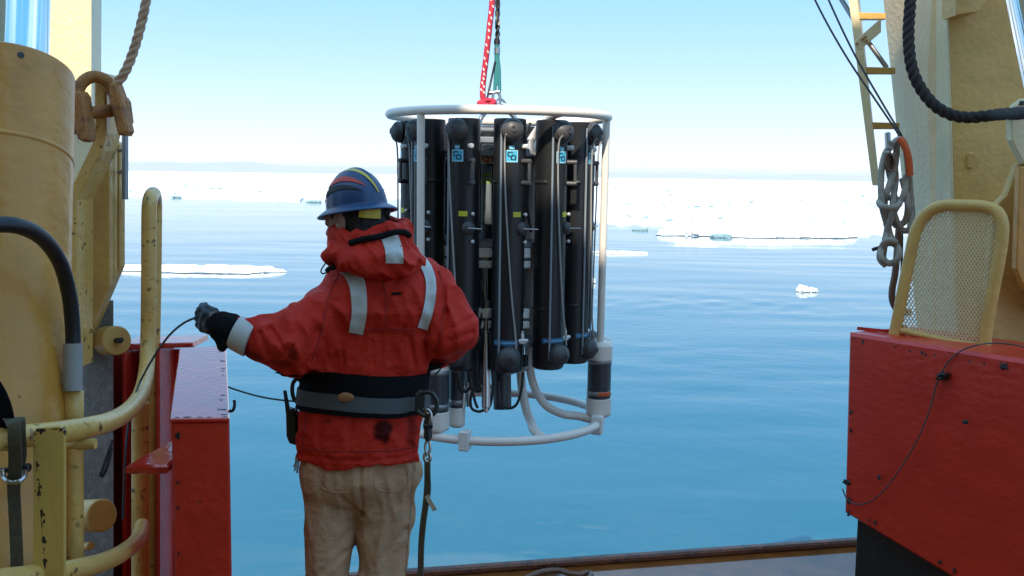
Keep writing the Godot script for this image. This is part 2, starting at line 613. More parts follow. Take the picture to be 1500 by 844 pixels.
func make_materials() -> void:
	var lumps := relief(22.0, 4, 3, 3.0)
	var brushed := relief(60.0, 3, 4, 2.0)
	var rust := Color(0.035, 0.014, 0.007)
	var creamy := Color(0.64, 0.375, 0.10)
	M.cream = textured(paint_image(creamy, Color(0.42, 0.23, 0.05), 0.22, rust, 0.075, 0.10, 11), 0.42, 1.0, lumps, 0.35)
	M.lit_cream = textured(paint_image(Color(0.73, 0.58, 0.33), Color(0.56, 0.32, 0.07), 0.24, rust, 0.08, 0.05, 15), 0.42, 1.0, lumps, 0.3)  # the cream paint again, lightened for faces that catch the light
	M.shade_cream = textured(paint_image(Color(0.58, 0.25, 0.036), Color(0.36, 0.125, 0.016), 0.3, rust, 0.055, 0.13, 21), 0.36, 0.8, lumps, 0.35)  # the cream paint again, its colour deepened for steel in shade
	M.chipped_cream = textured(paint_image(Color(0.68, 0.40, 0.105), Color(0.47, 0.22, 0.04), 0.24, rust, 0.27, 0.10, 31, 320, 14.0), 0.36, 1.5, lumps, 0.4)
	M.red = textured(paint_image(Color(0.62, 0.036, 0.017), Color(0.48, 0.027, 0.014), 0.24, Color(0.02, 0.012, 0.012), 0.12, 0.12, 41), 0.3, 1.0, lumps, 0.25)
	M.worn_red = textured(paint_image(Color(0.60, 0.032, 0.018), Color(0.40, 0.024, 0.014), 0.3, Color(0.02, 0.012, 0.01), 0.16, 0.16, 45), 0.12, 1.5, lumps, 0.13)
	M.worn_red.metallic_specular = 0.9
	M.rusty = textured(paint_image(Color(0.42, 0.16, 0.03), Color(0.15, 0.05, 0.018), 0.4, Color(0.03, 0.014, 0.01), 0.3, 0.3, 61), 0.62, 4.0, brushed, 0.8)
	M.lip = textured(paint_image(Color(0.22, 0.06, 0.02), Color(0.02, 0.012, 0.01), 0.5, Color(0.012, 0.01, 0.01), 0.42, 0.4, 63, 320, 22.0), 0.42, 3.0, brushed, 0.8)
	M.deck = textured(paint_image(Color(0.22, 0.068, 0.014), Color(0.10, 0.03, 0.01), 0.35, Color(0.02, 0.01, 0.01), 0.12, 0.3, 65), 0.05, 0.8, relief(6.0, 3, 8, 0.8), 0.10)
	M.deck.metallic_specular = 0.5
	M.dark_steel = textured(paint_image(Color(0.016, 0.02, 0.02), Color(0.05, 0.03, 0.02), 0.2, rust, 0.1, 0.3, 67), 0.4, 1.5, lumps, 0.5)
	M.gritty = textured(paint_image(Color(0.27, 0.25, 0.22), Color(0.42, 0.40, 0.37), 0.4, Color(0.05, 0.045, 0.04), 0.3, 0.3, 69, 320, 40.0), 0.75, 3.0, relief(110.0, 3, 12, 10.0), 1.0)
	M.bar = mat(Color(1, 1, 1), 0.45)
	M.bar.albedo_texture = chipped_bar_image()
	M.chrome = mat(Color(0.86, 0.88, 0.9), 0.06, 1.0)
	M.steel = mat(Color(0.5, 0.5, 0.5), 0.28, 1.0)
	M.grey_steel = bumpy(mat(Color(0.30, 0.31, 0.32), 0.42, 0.6), brushed, 3.0, 0.3)
	M.black_rubber = bumpy(mat(Color(0.012, 0.012, 0.014), 0.42), brushed, 4.0, 0.3)
	M.black_pvc = bumpy(mat(Color(0.012, 0.012, 0.0135), 0.42), brushed, 5.0, 0.22)
	M.cap = bumpy(mat(Color(0.066, 0.065, 0.066), 0.46), brushed, 6.0, 0.25)
	M.cap.vertex_color_use_as_albedo = true
	M.white_pvc = bumpy(mat(Color(0.78, 0.74, 0.68), 0.42), brushed, 3.0, 0.15)
	M.white_tube = textured(paint_image(Color(0.84, 0.765, 0.68), Color(0.66, 0.55, 0.44), 0.16, Color(0.25, 0.2, 0.17), 0.05, 0.05, 81), 0.38, 1.6, brushed, 0.12)
	M.white_plastic = mat(Color(0.75, 0.74, 0.7), 0.4)
	M.grey_plastic = mat(Color(0.22, 0.23, 0.25), 0.45)
	M.dark_blue_grey = mat(Color(0.04, 0.045, 0.055), 0.35)
	M.orange = mat(Color(0.72, 0.11, 0.02), 0.55)
	M.yellow = mat(Color(0.62, 0.55, 0.04), 0.5)
	M.nylon = bumpy(mat(Color(0.33, 0.32, 0.30), 0.6), brushed, 6.0, 0.4)
	M.logo = mat(Color(1, 1, 1), 0.45)
	M.logo.albedo_texture = logo_image()
	M.strip = mat(Color(1, 1, 1), 0.45)
	M.strip.albedo_texture = strip_image()
	M.tan_rope = textured(paint_image(Color(0.58, 0.37, 0.23), Color(0.36, 0.2, 0.11), 0.4, Color(0.12, 0.07, 0.04), 0.18, 0.25, 83, 256), 0.8, 5.0, relief(120.0, 2, 14, 4.0, 256), 0.7)
	M.dark_rope = textured(paint_image(Color(0.035, 0.027, 0.024), Color(0.06, 0.05, 0.045), 0.3, Color(0.012, 0.01, 0.01), 0.3, 0.3, 85, 256), 0.75, 5.0, relief(120.0, 2, 15, 4.0, 256), 0.8)
	M.grey_rope = textured(paint_image(Color(0.40, 0.345, 0.275), Color(0.27, 0.22, 0.17), 0.4, Color(0.09, 0.08, 0.07), 0.2, 0.2, 87, 256), 0.8, 6.0, relief(140.0, 2, 16, 4.0, 256), 0.8)
	M.wire = mat(Color(0.09, 0.085, 0.08), 0.5, 0.5)
	M.bronze = mat(Color(0.20, 0.11, 0.075), 0.45, 0.5)
	M.webbing = textured(paint_image(Color(0.105, 0.085, 0.05), Color(0.06, 0.05, 0.03), 0.3, Color(0.035, 0.03, 0.02), 0.2, 0.25, 89, 256), 0.85, 8.0, relief(160.0, 2, 17, 5.0, 256, FastNoiseLite.TYPE_CELLULAR), 0.7)
	var weave := relief(150.0, 2, 18, 3.0)
	var crumple := relief(9.0, 4, 27, 5.0, 384, FastNoiseLite.TYPE_SIMPLEX_SMOOTH, FastNoiseLite.FRACTAL_RIDGED)
	M.jacket = textured(paint_image(Color(0.53, 0.027, 0.014), Color(0.40, 0.021, 0.012), 0.22, Color(0.12, 0.014, 0.012), 0.05, 0.10, 91), 0.62, 2.0, crumple, 0.55)
	M.jacket.metallic_specular = 0.25
	M.jacket.vertex_color_use_as_albedo = true
	M.trousers = textured(paint_image(Color(0.47, 0.275, 0.16), Color(0.33, 0.18, 0.10), 0.28, Color(0.10, 0.06, 0.035), 0.07, 0.14, 93), 0.85, 2.0, crumple, 0.6)
	M.trousers.metallic_specular = 0.2
	M.jacket_seam = mat(Color(0.30, 0.016, 0.012), 0.8)
	M.reflective = bumpy(mat(Color(0.5, 0.49, 0.46), 0.42), weave, 4.0, 0.4)
	M.black_cloth = bumpy(mat(Color(0.009, 0.009, 0.011), 0.85), weave, 3.0, 0.6)
	M.black_cloth.metallic_specular = 0.2
	M.belt = bumpy(mat(Color(0.085, 0.095, 0.10), 0.75), relief(200.0, 2, 19, 5.0, 256, FastNoiseLite.TYPE_CELLULAR), 5.0, 0.6)
	M.skin = bumpy(mat(Color(0.36, 0.19, 0.13), 0.55), brushed, 8.0, 0.2)
	M.hair = bumpy(mat(Color(0.012, 0.009, 0.008), 0.6), relief(90.0, 3, 20, 6.0, 256), 5.0, 1.0)
	M.hat_blue = bumpy(mat(Color(0.02, 0.05, 0.135), 0.33), brushed, 5.0, 0.12)
	M.hat_red = mat(Color(0.58, 0.035, 0.02), 0.42)
	M.hat_yellow = mat(Color(0.60, 0.42, 0.04), 0.42)
	M.hat_black = mat(Color(0.01, 0.01, 0.012), 0.6)
	M.glove = bumpy(mat(Color(0.012, 0.02, 0.034), 0.5), weave, 4.0, 0.6)
	M.glove_tan = bumpy(mat(Color(0.18, 0.115, 0.08), 0.7), weave, 4.0, 0.6)
	M.red_rope = bumpy(mat(Color(0.50, 0.02, 0.045), 0.7), weave, 6.0, 0.7)
	M.teal = bumpy(mat(Color(0.02, 0.19, 0.19), 0.65), weave, 6.0, 0.6)
	M.beige = bumpy(mat(Color(0.45, 0.38, 0.26), 0.8), weave, 6.0, 0.6)
	M.snow = bumpy(mat(Color(0.74, 0.77, 0.80), 0.8), relief(20.0, 5, 22, 5.0), 0.35, 0.6)
	M.old_ice = bumpy(mat(Color(0.20, 0.33, 0.36), 0.4), relief(20.0, 5, 23, 5.0), 0.5, 0.6)  # teal ice; also colours the shadow specks on the pack
	M.lime = mat(Color(0.30, 0.45, 0.04), 0.5)
	M.dark_line = mat(Color(0.02, 0.04, 0.04), 0.6)
	M.copper = mat(Color(0.45, 0.22, 0.10), 0.4, 0.6)
	M.hill = bumpy(mat(Color(0.38, 0.40, 0.43), 0.9), relief(12.0, 5, 24, 6.0), 0.002, 1.0)
	M.water = mat(Color(0.013, 0.09, 0.13), 0.04)
	M.water = bumpy(M.water, relief(12.0, 2, 25, 3.0, 768), 0.14, 0.11)
	M.house = textured(paint_image(Color(0.40, 0.30, 0.145), Color(0.3, 0.19, 0.08), 0.12, rust, 0.06, 0.05, 95), 0.5, 0.4, lumps, 0.3)
	M.hull = textured(paint_image(Color(0.33, 0.03, 0.018), Color(0.2, 0.02, 0.014), 0.3, Color(0.02, 0.012, 0.01), 0.12, 0.15, 97), 0.45, 0.5, lumps, 0.3)
	M.glass = mat(Color(0.02, 0.025, 0.03), 0.05)

# ---------------------------------------------------------------- sea, ice, hills
const SEA := -2.6

func build_sea() -> void:
	var swell := FastNoiseLite.new()
	swell.seed = 9
	swell.frequency = 1.0
	swell.fractal_octaves = 1
	var mb := MB.new()
	var rings := []
	var r := 7.0
	while r < 9000.0:
		rings.append(r)
		r *= 1.0125 if r < 160.0 else 1.06
	var angles := []
	var a := -0.62
	while a < 0.6201:
		angles.append(a)
		a += 0.0052
	var rest := TAU - 1.24
	for k in range(1, 24): angles.append(0.62 + rest * k / 24.0)
	var cols := angles.size()
	for i in rings.size():
		var rad: float = rings[i]
		var gap := rad * 0.0125 if rad < 160.0 else rad * 0.06
		for k in cols:
			var an: float = angles[k]
			var p := Vector3(sin(an) * rad, 0, -cos(an) * rad)
			mb.vert(p + Vector3(0, SEA + wave(swell, p, gap), 0), Vector3.UP)
	for i in rings.size() - 1:
		for k in cols:
			var o := i * cols + k
			var e := i * cols + (k + 1) % cols
			mb.quad(o, e, e + cols, o + cols)
	var hub := mb.vert(Vector3(0, SEA, 0), Vector3.UP)
	for k in cols: mb.tri(hub, k, (k + 1) % cols)
	var acc := PackedVector3Array()
	acc.resize(mb.v.size())
	for t in range(0, mb.idx.size(), 3):
		var x := mb.idx[t]
		var y := mb.idx[t + 1]
		var z := mb.idx[t + 2]
		var nn := (mb.v[z] - mb.v[x]).cross(mb.v[y] - mb.v[x])
		acc[x] += nn; acc[y] += nn; acc[z] += nn
	for i in acc.size(): mb.n[i] = acc[i].normalized() if acc[i].y > 0.0 else -acc[i].normalized()
	setting("water", mb, M.water)
	build_hills()
	build_ice()

func wave(f: FastNoiseLite, p: Vector3, gap: float) -> float:
	var h := 0.0
	if gap < 0.35:                                         # short ripples, stronger in a few breezy patches
		var breeze := clampf(0.22 + 1.5 * f.get_noise_2d(p.x * 0.03 + 40.0, p.z * 0.055), 0.10, 1.0)
		h += 0.008 * breeze * f.get_noise_2d(p.x * 0.45, p.z * 0.9)
	if gap < 0.9: h += 0.012 * f.get_noise_2d(p.x * 0.11 + 7.0, p.z * 0.40)
	var gust := Vector2((p.x - 7.5) / 6.0, (p.z + 36.0) / 3.2).length_squared()   # a puff of wind right of the frame
	if gap < 0.7 and gust < 5.0: h += 0.016 * exp(-gust) * f.get_noise_2d(p.x * 0.7 + 90.0, p.z * 0.6)
	if gap < 3.0: h += 0.014 * f.get_noise_2d(p.x * 0.05 + 17.0, p.z * 0.10)
	return h

func build_hills() -> void:
	var f := FastNoiseLite.new()
	f.seed = 4
	f.frequency = 1.0
	f.fractal_octaves = 4
	var mb := MB.new()
	var cols := 260
	var rows := 10
	for i in rows:
		var back := float(i) / (rows - 1)
		for k in cols:
			var a := lerpf(-1.0, 1.0, float(k) / (cols - 1))
			var rad := 5200.0 + back * 2200.0
			var h := (30.0 + 42.0 * f.get_noise_1d(a * 3.0 + 2.0) + 16.0 * f.get_noise_2d(a * 14.0, back * 2.0)) * smoothstep(0.0, 0.45, back)
			mb.vert(Vector3(sin(a) * rad, SEA - 6.0 + maxf(h, 0.0) + 8.0, -cos(a) * rad), Vector3(-sin(a) * 0.25, 1, cos(a) * 0.25).normalized())
	for i in rows - 1:
		for k in cols - 1:
			var o := i * cols + k
			mb.quad(o, o + 1, o + cols + 1, o + cols)
	setting("hills", mb, M.hill)

# a floe: a slab of snow-covered ice with a ragged edge
func floe(mb: MB, c: Vector3, rx: float, rz: float, h: float, sd: int, spokes := 72, rough := 0.22) -> void:
	var f := FastNoiseLite.new()
	f.seed = sd
	f.frequency = 1.0
	f.fractal_octaves = 4
	var prof := [[1.0, -0.35], [1.015, 0.10], [1.0, 0.55], [0.97, 0.82], [0.9, 0.95], [0.7, 1.05], [0.45, 1.1], [0.2, 1.05], [0.0, 1.0]]
	var first := mb.v.size()
	for i in prof.size():
		for k in spokes:
			var a := TAU * k / spokes
			var e := 1.0 + rough * 2.0 * f.get_noise_2d(cos(a) * 1.3 + sd, sin(a) * 1.3) + rough * 0.5 * f.get_noise_2d(cos(a) * 7.0, sin(a) * 7.0 + sd)
			var s: float = prof[i][0]
			var p := Vector3(cos(a) * rx * e * s, 0, sin(a) * rz * e * s)
			var y: float = prof[i][1] * h
			if i >= 2: y += h * 0.55 * f.get_noise_2d(p.x / rx * 2.2 + 9.0, p.z / rz * 2.2) + h * 0.35 * f.get_noise_2d(p.x * 1.9, p.z * 1.9)
			mb.vert(c + p + Vector3(0, y, 0), Vector3.UP)
	for i in prof.size() - 1:
		for k in spokes:
			var o := first + i * spokes + k
			var e := first + i * spokes + (k + 1) % spokes
			mb.quad(o, e, e + spokes, o + spokes)
	settle(mb, first)

func settle(mb: MB, first: int) -> void:                 # smooth normals for the vertices from first on
	var acc := PackedVector3Array()
	acc.resize(mb.v.size())
	for t in range(0, mb.idx.size(), 3):
		var x := mb.idx[t]
		if x < first: continue
		var y := mb.idx[t + 1]
		var z := mb.idx[t + 2]
		var nn := (mb.v[z] - mb.v[x]).cross(mb.v[y] - mb.v[x])
		acc[x] += nn; acc[y] += nn; acc[z] += nn
	for i in range(first, acc.size()):
		if acc[i].length_squared() > 1e-12: mb.n[i] = acc[i].normalized()

func build_ice() -> void:
	var rng := RandomNumberGenerator.new()
	rng.seed = 21
	# single floes on the open water
	var mb := MB.new()
	var c := G(292, 397, SEA)
	floe(mb, c, 3.5, 1.05, 0.19, 3)
	single("ice_floe", mb, M.snow, "long flat white ice floe on the water beyond the tall pipe hoop", "ice floe")
	mb = MB.new()
	c = G(1181, 427, SEA)
	floe(mb, c, 0.36, 0.26, 0.13, 8, 30, 0.5)
	floe(mb, c + Vector3(-0.17, 0.05, 0.05), 0.16, 0.15, 0.17, 15, 22, 0.5)
	single("ice_block", mb, M.snow, "small white block of ice afloat alone right of the sampling frame", "ice block")
	mb = MB.new()
	floe(mb, G(860, 414, SEA), 0.32, 0.3, 0.17, 18, 24, 0.4)
	single("ice_block", mb, M.snow, "smallest white ice block, close beside the sampling frame's right post", "ice block")
	mb = MB.new()
	floe(mb, G(905, 371, SEA), 1.5, 0.6, 0.10, 25, 40)
	single("ice_floe", mb, M.snow, "thin low sliver of ice on the water right of the sampling frame", "ice floe")
	mb = MB.new()
	c = G(1105, 346, SEA)
	floe(mb, c, 7.0, 2.6, 0.5, 31, 110, 0.2)
	floe(mb, c + Vector3(-4.5, 0.1, 0.4), 1.6, 1.0, 0.6, 33, 40, 0.4)
	floe(mb, c + Vector3(4.0, 0.1, -0.4), 2.2, 1.2, 0.4, 35, 40, 0.4)
	single("ice_floe", mb, M.snow, "big snowy ice floe at the near edge of the pack, right of the frame", "ice floe")
	var spots := [[1025, 342, 0.45, "teal block of old ice standing at the left of the near pack edge"], [1058, 348.5, 0.75, "longer teal slab of old ice along the near pack edge"], [938, 338, 0.5, "pale teal ice block in the gap left of the big floe"], [253, 290, 0.9, "teal grey ice hummock at the pack edge above the pipe hoop"], [461, 297, 0.85, "low dark ice slab at the pack edge left of the hard hat"]]
	for s in spots:
		mb = MB.new()
		floe(mb, G(s[0], s[1], SEA), s[2], s[2] * 0.4, s[2] * 0.3, 40 + int(s[0]), 30, 0.6)
		single("old_ice", mb, M.old_ice, s[3], "ice block")
	# the pack itself: a crust of snow and ridges out to the hills, its near edge ragged
	var f := FastNoiseLite.new()
	f.seed = 12
	f.frequency = 1.0
	f.fractal_octaves = 5
	mb = MB.new()
	var cols := 620
	var rows := 90
	for i in rows:
		var t := float(i) / (rows - 1)
		for k in cols:
			var a := lerpf(-0.72, 0.72, float(k) / (cols - 1))
			var edge := lerpf(190.0, 92.0, smoothstep(-0.08, 0.13, a)) * (1.0 + 0.16 * f.get_noise_1d(a * 5.0) + 0.05 * f.get_noise_1d(a * 40.0 + 3.0))
			if a < -0.2: edge *= 0.92
			var rad := edge * pow(5000.0 / edge, pow(t, 1.25))
			var p := Vector3(sin(a) * rad, 0, -cos(a) * rad)
			var far := clampf(rad / 300.0, 0.6, 2.5)
			var h := 0.16 * far * (0.55 + f.get_noise_2d(p.x * 0.11, p.z * 0.07)) + 0.6 * far * pow(maxf(0.0, f.get_noise_2d(p.x * 0.035 + 50.0, p.z * 0.03) * 1.3), 2.0) + 0.12 * f.get_noise_2d(p.x * 0.5, p.z * 0.4)
			h = maxf(h + 0.1, 0.1)
			if i == 0: h = -0.3
			mb.vert(p + Vector3(0, SEA + h, 0), Vector3.UP)
	for i in rows - 1:
		for k in cols - 1:
			var o := i * cols + k
			mb.quad(o, o + 1, o + cols + 1, o + cols)
	settle(mb, 0)
	var pack := single("pack_ice", mb, M.snow, "white pack ice that covers the sea out to the horizon", "pack ice")
	pack.set_meta("kind", "stuff")
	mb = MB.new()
	for i in 700:  # dark blocks stand in for shadow specks on the snow
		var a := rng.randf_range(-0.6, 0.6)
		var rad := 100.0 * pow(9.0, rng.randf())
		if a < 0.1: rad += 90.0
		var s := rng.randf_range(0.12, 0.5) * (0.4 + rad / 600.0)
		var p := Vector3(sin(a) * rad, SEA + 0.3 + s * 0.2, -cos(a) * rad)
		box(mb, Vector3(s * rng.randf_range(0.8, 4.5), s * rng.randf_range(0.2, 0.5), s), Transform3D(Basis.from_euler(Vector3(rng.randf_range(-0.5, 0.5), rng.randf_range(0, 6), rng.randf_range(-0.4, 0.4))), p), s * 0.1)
	var shade_specks := single("ice_shade_specks", mb, M.old_ice, "scattered dark ice blocks coloured to stand for shadow specks on the pack", "shade specks")
	shade_specks.set_meta("kind", "stuff")

# ---------------------------------------------------------------- the ship
var edge_l := Vector3.ZERO
var edge_r := Vector3.ZERO

func build_ship() -> void:
	edge_l = G(620, 841, 0)
	edge_r = G(1240, 797, 0)
	var along := (edge_r - edge_l).normalized()
	var l := edge_l - along * 7.0
	var r := edge_r + along * 7.0
	var back_l := Vector3(l.x - 0.6, 0, 3.0)
	var back_r := Vector3(r.x + 0.6, 0, 3.0)
	var mb := MB.new()
	prism(mb, [l, r, back_r, back_l], Vector3(0, -0.2, 0), 0.004)
	setting("deck", mb, M.deck)
	var out := Vector3(along.z, 0, -along.x)
	if out.z > 0.0: out = -out
	mb = MB.new()
	var lip := []
	for i in 121:
		lip.append(l.lerp(r, i / 120.0))
	box(mb, Vector3(l.distance_to(r), 0.034, 0.05), Transform3D(Basis(along, Vector3.UP, along.cross(Vector3.UP)), (l + r) * 0.5 - out * 0.020 + Vector3(0, 0.015, 0)), 0.009)
	single("deck_edge_bar", mb, M.lip, "worn rusty bar along the edge of the wet deck", "edge bar")
	mb = MB.new()
	var down := Vector3(0, -0.201, 0)
	prism(mb, [l - out * 0.03 + down, r - out * 0.03 + down, back_r + down, back_l + down], Vector3(0, -3.4, 0), 0.0)
	single("ship_hull", mb, M.hull, "red ship's side below the deck edge, down to the water", "hull")
	# the deckhouse behind the viewer, which keeps the sun off the working deck
	var house := thing("deckhouse", "tall cream deckhouse behind the working deck that shades it", "deckhouse", Vector3(0, 0, 3.2))
	mb = MB.new()
	box(mb, Vector3(9.0, 9.05, 0.3), Transform3D(Basis(), Vector3(-1.5, 4.525, 3.2)), 0.02)
	part("wall", mb, M.house, house)
	mb = MB.new()
	box(mb, Vector3(9.2, 0.16, 1.4), Transform3D(Basis(), Vector3(-1.5, 9.133, 2.95)), 0.02)
	part("roof", mb, M.house, house)
	mb = MB.new()
	box(mb, Vector3(2.8, 1.7, 1.3), Transform3D(Basis(), Vector3(0.57, 10.067, 2.95)), 0.02)
	part("sun_block", mb, M.house, house)  # unseen block added to keep the sun off the right side
	mb = MB.new()
	box(mb, Vector3(0.5, 1.0, 1.0), Transform3D(Basis(), Vector3(-2.1, 9.717, 2.9)), 0.03)
	part("sun_block_narrow", mb, M.house, house)  # unseen block added to shade the left part of the ring
	mb = MB.new()
	box(mb, Vector3(0.25, 4.2, 4.6), Transform3D(Basis(), Vector3(-3.2, 2.1, 0.74)), 0.02)
	part("shade_wall", mb, M.house, house)  # unseen wall added to darken the left foreground
	for x in [-4.6, -2.2, -0.6, 1.2]:
		mb = MB.new()
		box(mb, Vector3(0.7, 0.9, 0.06), Transform3D(Basis(), Vector3(x, 4.9, 3.03)), 0.02)
		var w := part("window", mb, M.house, house)
		mb = MB.new()
		box(mb, Vector3(0.56, 0.76, 0.02), Transform3D(Basis(), Vector3(x, 4.9, 2.995)), 0.004)
		part("pane", mb, M.glass, w)

func build_left_side() -> void:
	var mb: MB
	# hydraulic ram of the left leg: barrel, collar seam, chrome rod
	var a := P(4, 108, 3.02)
	var b := P(-27, 860, 2.62)
	var ax := (b - a).normalized()
	var ram := thing("hydraulic_ram", "thick cream hydraulic ram barrel coloured darker as shaded with a chrome rod at the left edge", "hydraulic ram", Vector3(b.x, 0, b.z))
	var base_at := a + ax * 2.4
	var len := base_at.distance_to(a)
	mb = MB.new()
	var xf := Transform3D(turned(a - base_at), base_at)
	var R := 0.194
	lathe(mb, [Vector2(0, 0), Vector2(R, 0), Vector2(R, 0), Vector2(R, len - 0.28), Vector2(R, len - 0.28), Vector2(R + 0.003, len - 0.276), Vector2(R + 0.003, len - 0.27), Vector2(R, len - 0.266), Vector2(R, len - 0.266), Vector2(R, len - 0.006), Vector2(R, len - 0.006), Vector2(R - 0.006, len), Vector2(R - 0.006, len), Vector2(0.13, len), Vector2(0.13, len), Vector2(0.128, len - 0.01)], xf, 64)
	var barrel := part("barrel", mb, M.shade_cream, ram)
	mb = MB.new()
	rod(mb, a, a - ax * 2.2, 0.122, 48)
	part("piston_rod", mb, M.chrome, ram)
	mb = MB.new()
	var spot := P(40, 65, 2.82)
	var axis_pt := a + ax * (spot - a).dot(ax)
	var o := (spot - axis_pt).normalized()
	rod(mb, axis_pt + o * (R - 0.01), axis_pt + o * (R + 0.002), 0.009, 16)
	part("bolt_hole", mb, M.dark_steel, barrel)
	for k in [[22, 590, 0.004], [52, 570, 0.003], [35, 620, 0.0035]]:
		mb = MB.new()
		spot = P(k[0], k[1], 2.56)
		axis_pt = a + ax * (spot - a).dot(ax)
		o = (spot - axis_pt).normalized()
		rod(mb, axis_pt + o * (R - 0.01), axis_pt + o * (R + 0.001), k[2], 10)
		part("rust_pit", mb, M.rusty, barrel)

	# the left leg of the gantry: a box column, its foot a stack of plates on a pin
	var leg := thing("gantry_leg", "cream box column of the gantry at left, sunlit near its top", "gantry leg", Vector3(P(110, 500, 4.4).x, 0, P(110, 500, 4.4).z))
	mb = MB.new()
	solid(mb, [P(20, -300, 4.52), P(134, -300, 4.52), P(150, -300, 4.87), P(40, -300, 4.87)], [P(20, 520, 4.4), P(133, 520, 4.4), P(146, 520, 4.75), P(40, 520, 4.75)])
	part("column", mb, M.lit_cream, leg)
	mb = MB.new()
	plate(mb, [[108, 330], [119, 290], [146, 222], [156, 198], [161, 205], [161, 418], [121, 509], [108, 509]], 3.78, 0.035)
	part("foot_plate", mb, M.cream, leg)
	mb = MB.new()
	plate(mb, [[112, 300], [158, 190], [167, 206], [167, 404], [121, 514], [112, 514]], 3.83, 0.035)
	part("foot_plate", mb, M.cream, leg)
	mb = MB.new()
	plate(mb, [[112, 300], [160, 200], [176, 212], [176, 391], [121, 520], [112, 520]], 3.88, 0.05)
	part("foot_plate", mb, M.cream, leg)
	mb = MB.new()
	plate(mb, [[137, 110], [140, 107], [153, 107], [155.5, 110], [155, 196], [149, 221], [122, 274], [114, 293], [113, 540], [93, 540], [95, 300], [98, 283], [132, 213], [137, 195]], 3.62, 0.14, 0.006)
	part("lug_plate", mb, M.chipped_cream, leg)
	mb = MB.new()
	tube(mb, [P(93, 288, 3.60), P(103, 289, 3.60)], [0.007, 0.007], 10)
	part("bolt", mb, M.rusty, leg)
	# grab bar on the plates
	mb = MB.new()
	tube(mb, [P(183, 186, 3.8), P(183, 292, 3.8)], 0.0115, 14)
	for y in [220, 252]: rod(mb, P(174, y, 3.85), P(183, y, 3.8), 0.008, 10)
	part("grab_bar", mb, M.grey_steel, leg)
	# foot pin and its bolt
	mb = MB.new()
	cyl(mb, P(156, 499, 3.9), P(171, 499, 3.82), 0.054, 0.004, 32)
	part("foot_pin", mb, M.cream, leg)
	mb = MB.new()
	rod(mb, P(169, 499, 3.82), P(178, 498, 3.8), 0.009, 8)
	rod(mb, P(174, 495, 3.8), P(174, 503, 3.8), 0.011, 6)
	part("bolt", mb, M.dark_steel, leg)
	mb = MB.new()
	solid(mb, [P(112, 440, 3.95), P(166, 440, 3.95), P(166, 440, 4.3), P(112, 440, 4.3)], [P(112, 960, 3.85), P(166, 960, 3.85), P(166, 960, 4.25), P(112, 960, 4.25)])
	part("pedestal", mb, M.gritty, leg)
	mb = MB.new()
	cyl(mb, P(90, 757, 3.66), P(150, 755, 3.5), 0.055, 0.004, 28)
	part("stub_pipe", mb, M.cream, leg)
	mb = MB.new()
	cyl(mb, P(112, 801, 3.6), P(133, 800, 3.5), 0.014, 0.002, 12)
	part("stub_bolt", mb, M.cream, leg)

	# orange shackle through the lug, with the tan rope
	var sh := thing("shackle", "rusty orange shackle pinned through the cream lug plate", "shackle", P(146, 205, 3.6))
	mb = MB.new()
	var bow := smooth([P(114, 196, 3.55), P(112, 160, 3.55), P(116, 128, 3.56), P(133, 113, 3.58), P(155, 118, 3.6), P(168, 140, 3.62), P(172, 170, 3.64)], 6)
	tube(mb, bow, 0.021, 14)
	part("bow", mb, M.rusty, sh)
	mb = MB.new()
	plate(mb, [[101, 140], [105, 134], [117, 133], [122, 140], [130, 196], [129, 205], [121, 208], [112, 203], [104, 165]], 3.50, 0.07, 0.008)
	part("lug", mb, M.rusty, sh)
	mb = MB.new()
	plate(mb, [[158, 124], [164, 120], [170, 123], [176, 140], [187, 192], [183, 199], [172, 198], [160, 150]], 3.56, 0.07, 0.008)
	part("lug", mb, M.rusty, sh)
	mb = MB.new()
	cyl(mb, P(100, 169, 3.54), P(182, 160, 3.64), 0.022, 0.003, 20)
	part("pin", mb, M.rusty, sh)
	mb = MB.new()
	plate(mb, [[176, 145], [181, 142], [185, 148], [189, 178], [186, 183], [179, 182]], 3.6, 0.05, 0.006)
	part("nut", mb, M.rusty, sh)
	mb = MB.new()
	plate(mb, [[91, 160], [96, 155], [106, 157], [108, 188], [98, 190]], 3.52, 0.05, 0.006)
	part("nut", mb, M.rusty, sh)
	mb = MB.new()
	rod(mb, P(95, 206, 3.5), P(107, 192, 3.5), 0.004, 8)
	part("split_pin", mb, M.dark_steel, sh)
	mb = MB.new()
	var ring := []
	for k in 17: ring.append(P(97 + 3.4 * cos(TAU * k / 16), 152 + 4.5 * sin(TAU * k / 16), 3.5))
	tube(mb, ring, 0.0035, 8, false)
	part("split_pin", mb, M.dark_steel, sh)
	mb = MB.new()
	rope(mb, smooth([P(150, 135, 3.66), P(163, 128, 3.62), P(176, 116, 3.6), P(187, 97, 3.6), P(197, 70, 3.6), P(206, 38, 3.6), P(214, 0, 3.6), P(220, -50, 3.6), P(226, -230, 3.6)], 12), 0.0165, 3, 5.5, 10)
	single("laid_rope", mb, M.tan_rope, "thick tan three strand rope that rises from the orange shackle", "rope")

	# pipe guard rail: hoop, standard, upper and lower rail, flat bar
	var rail := thing("pipe_rail", "chipped cream pipe rail with a tall narrow hoop, left foreground", "guard rail", Vector3(P(205, 700, 3.7).x, 0, P(205, 700, 3.7).z))
	mb = MB.new()
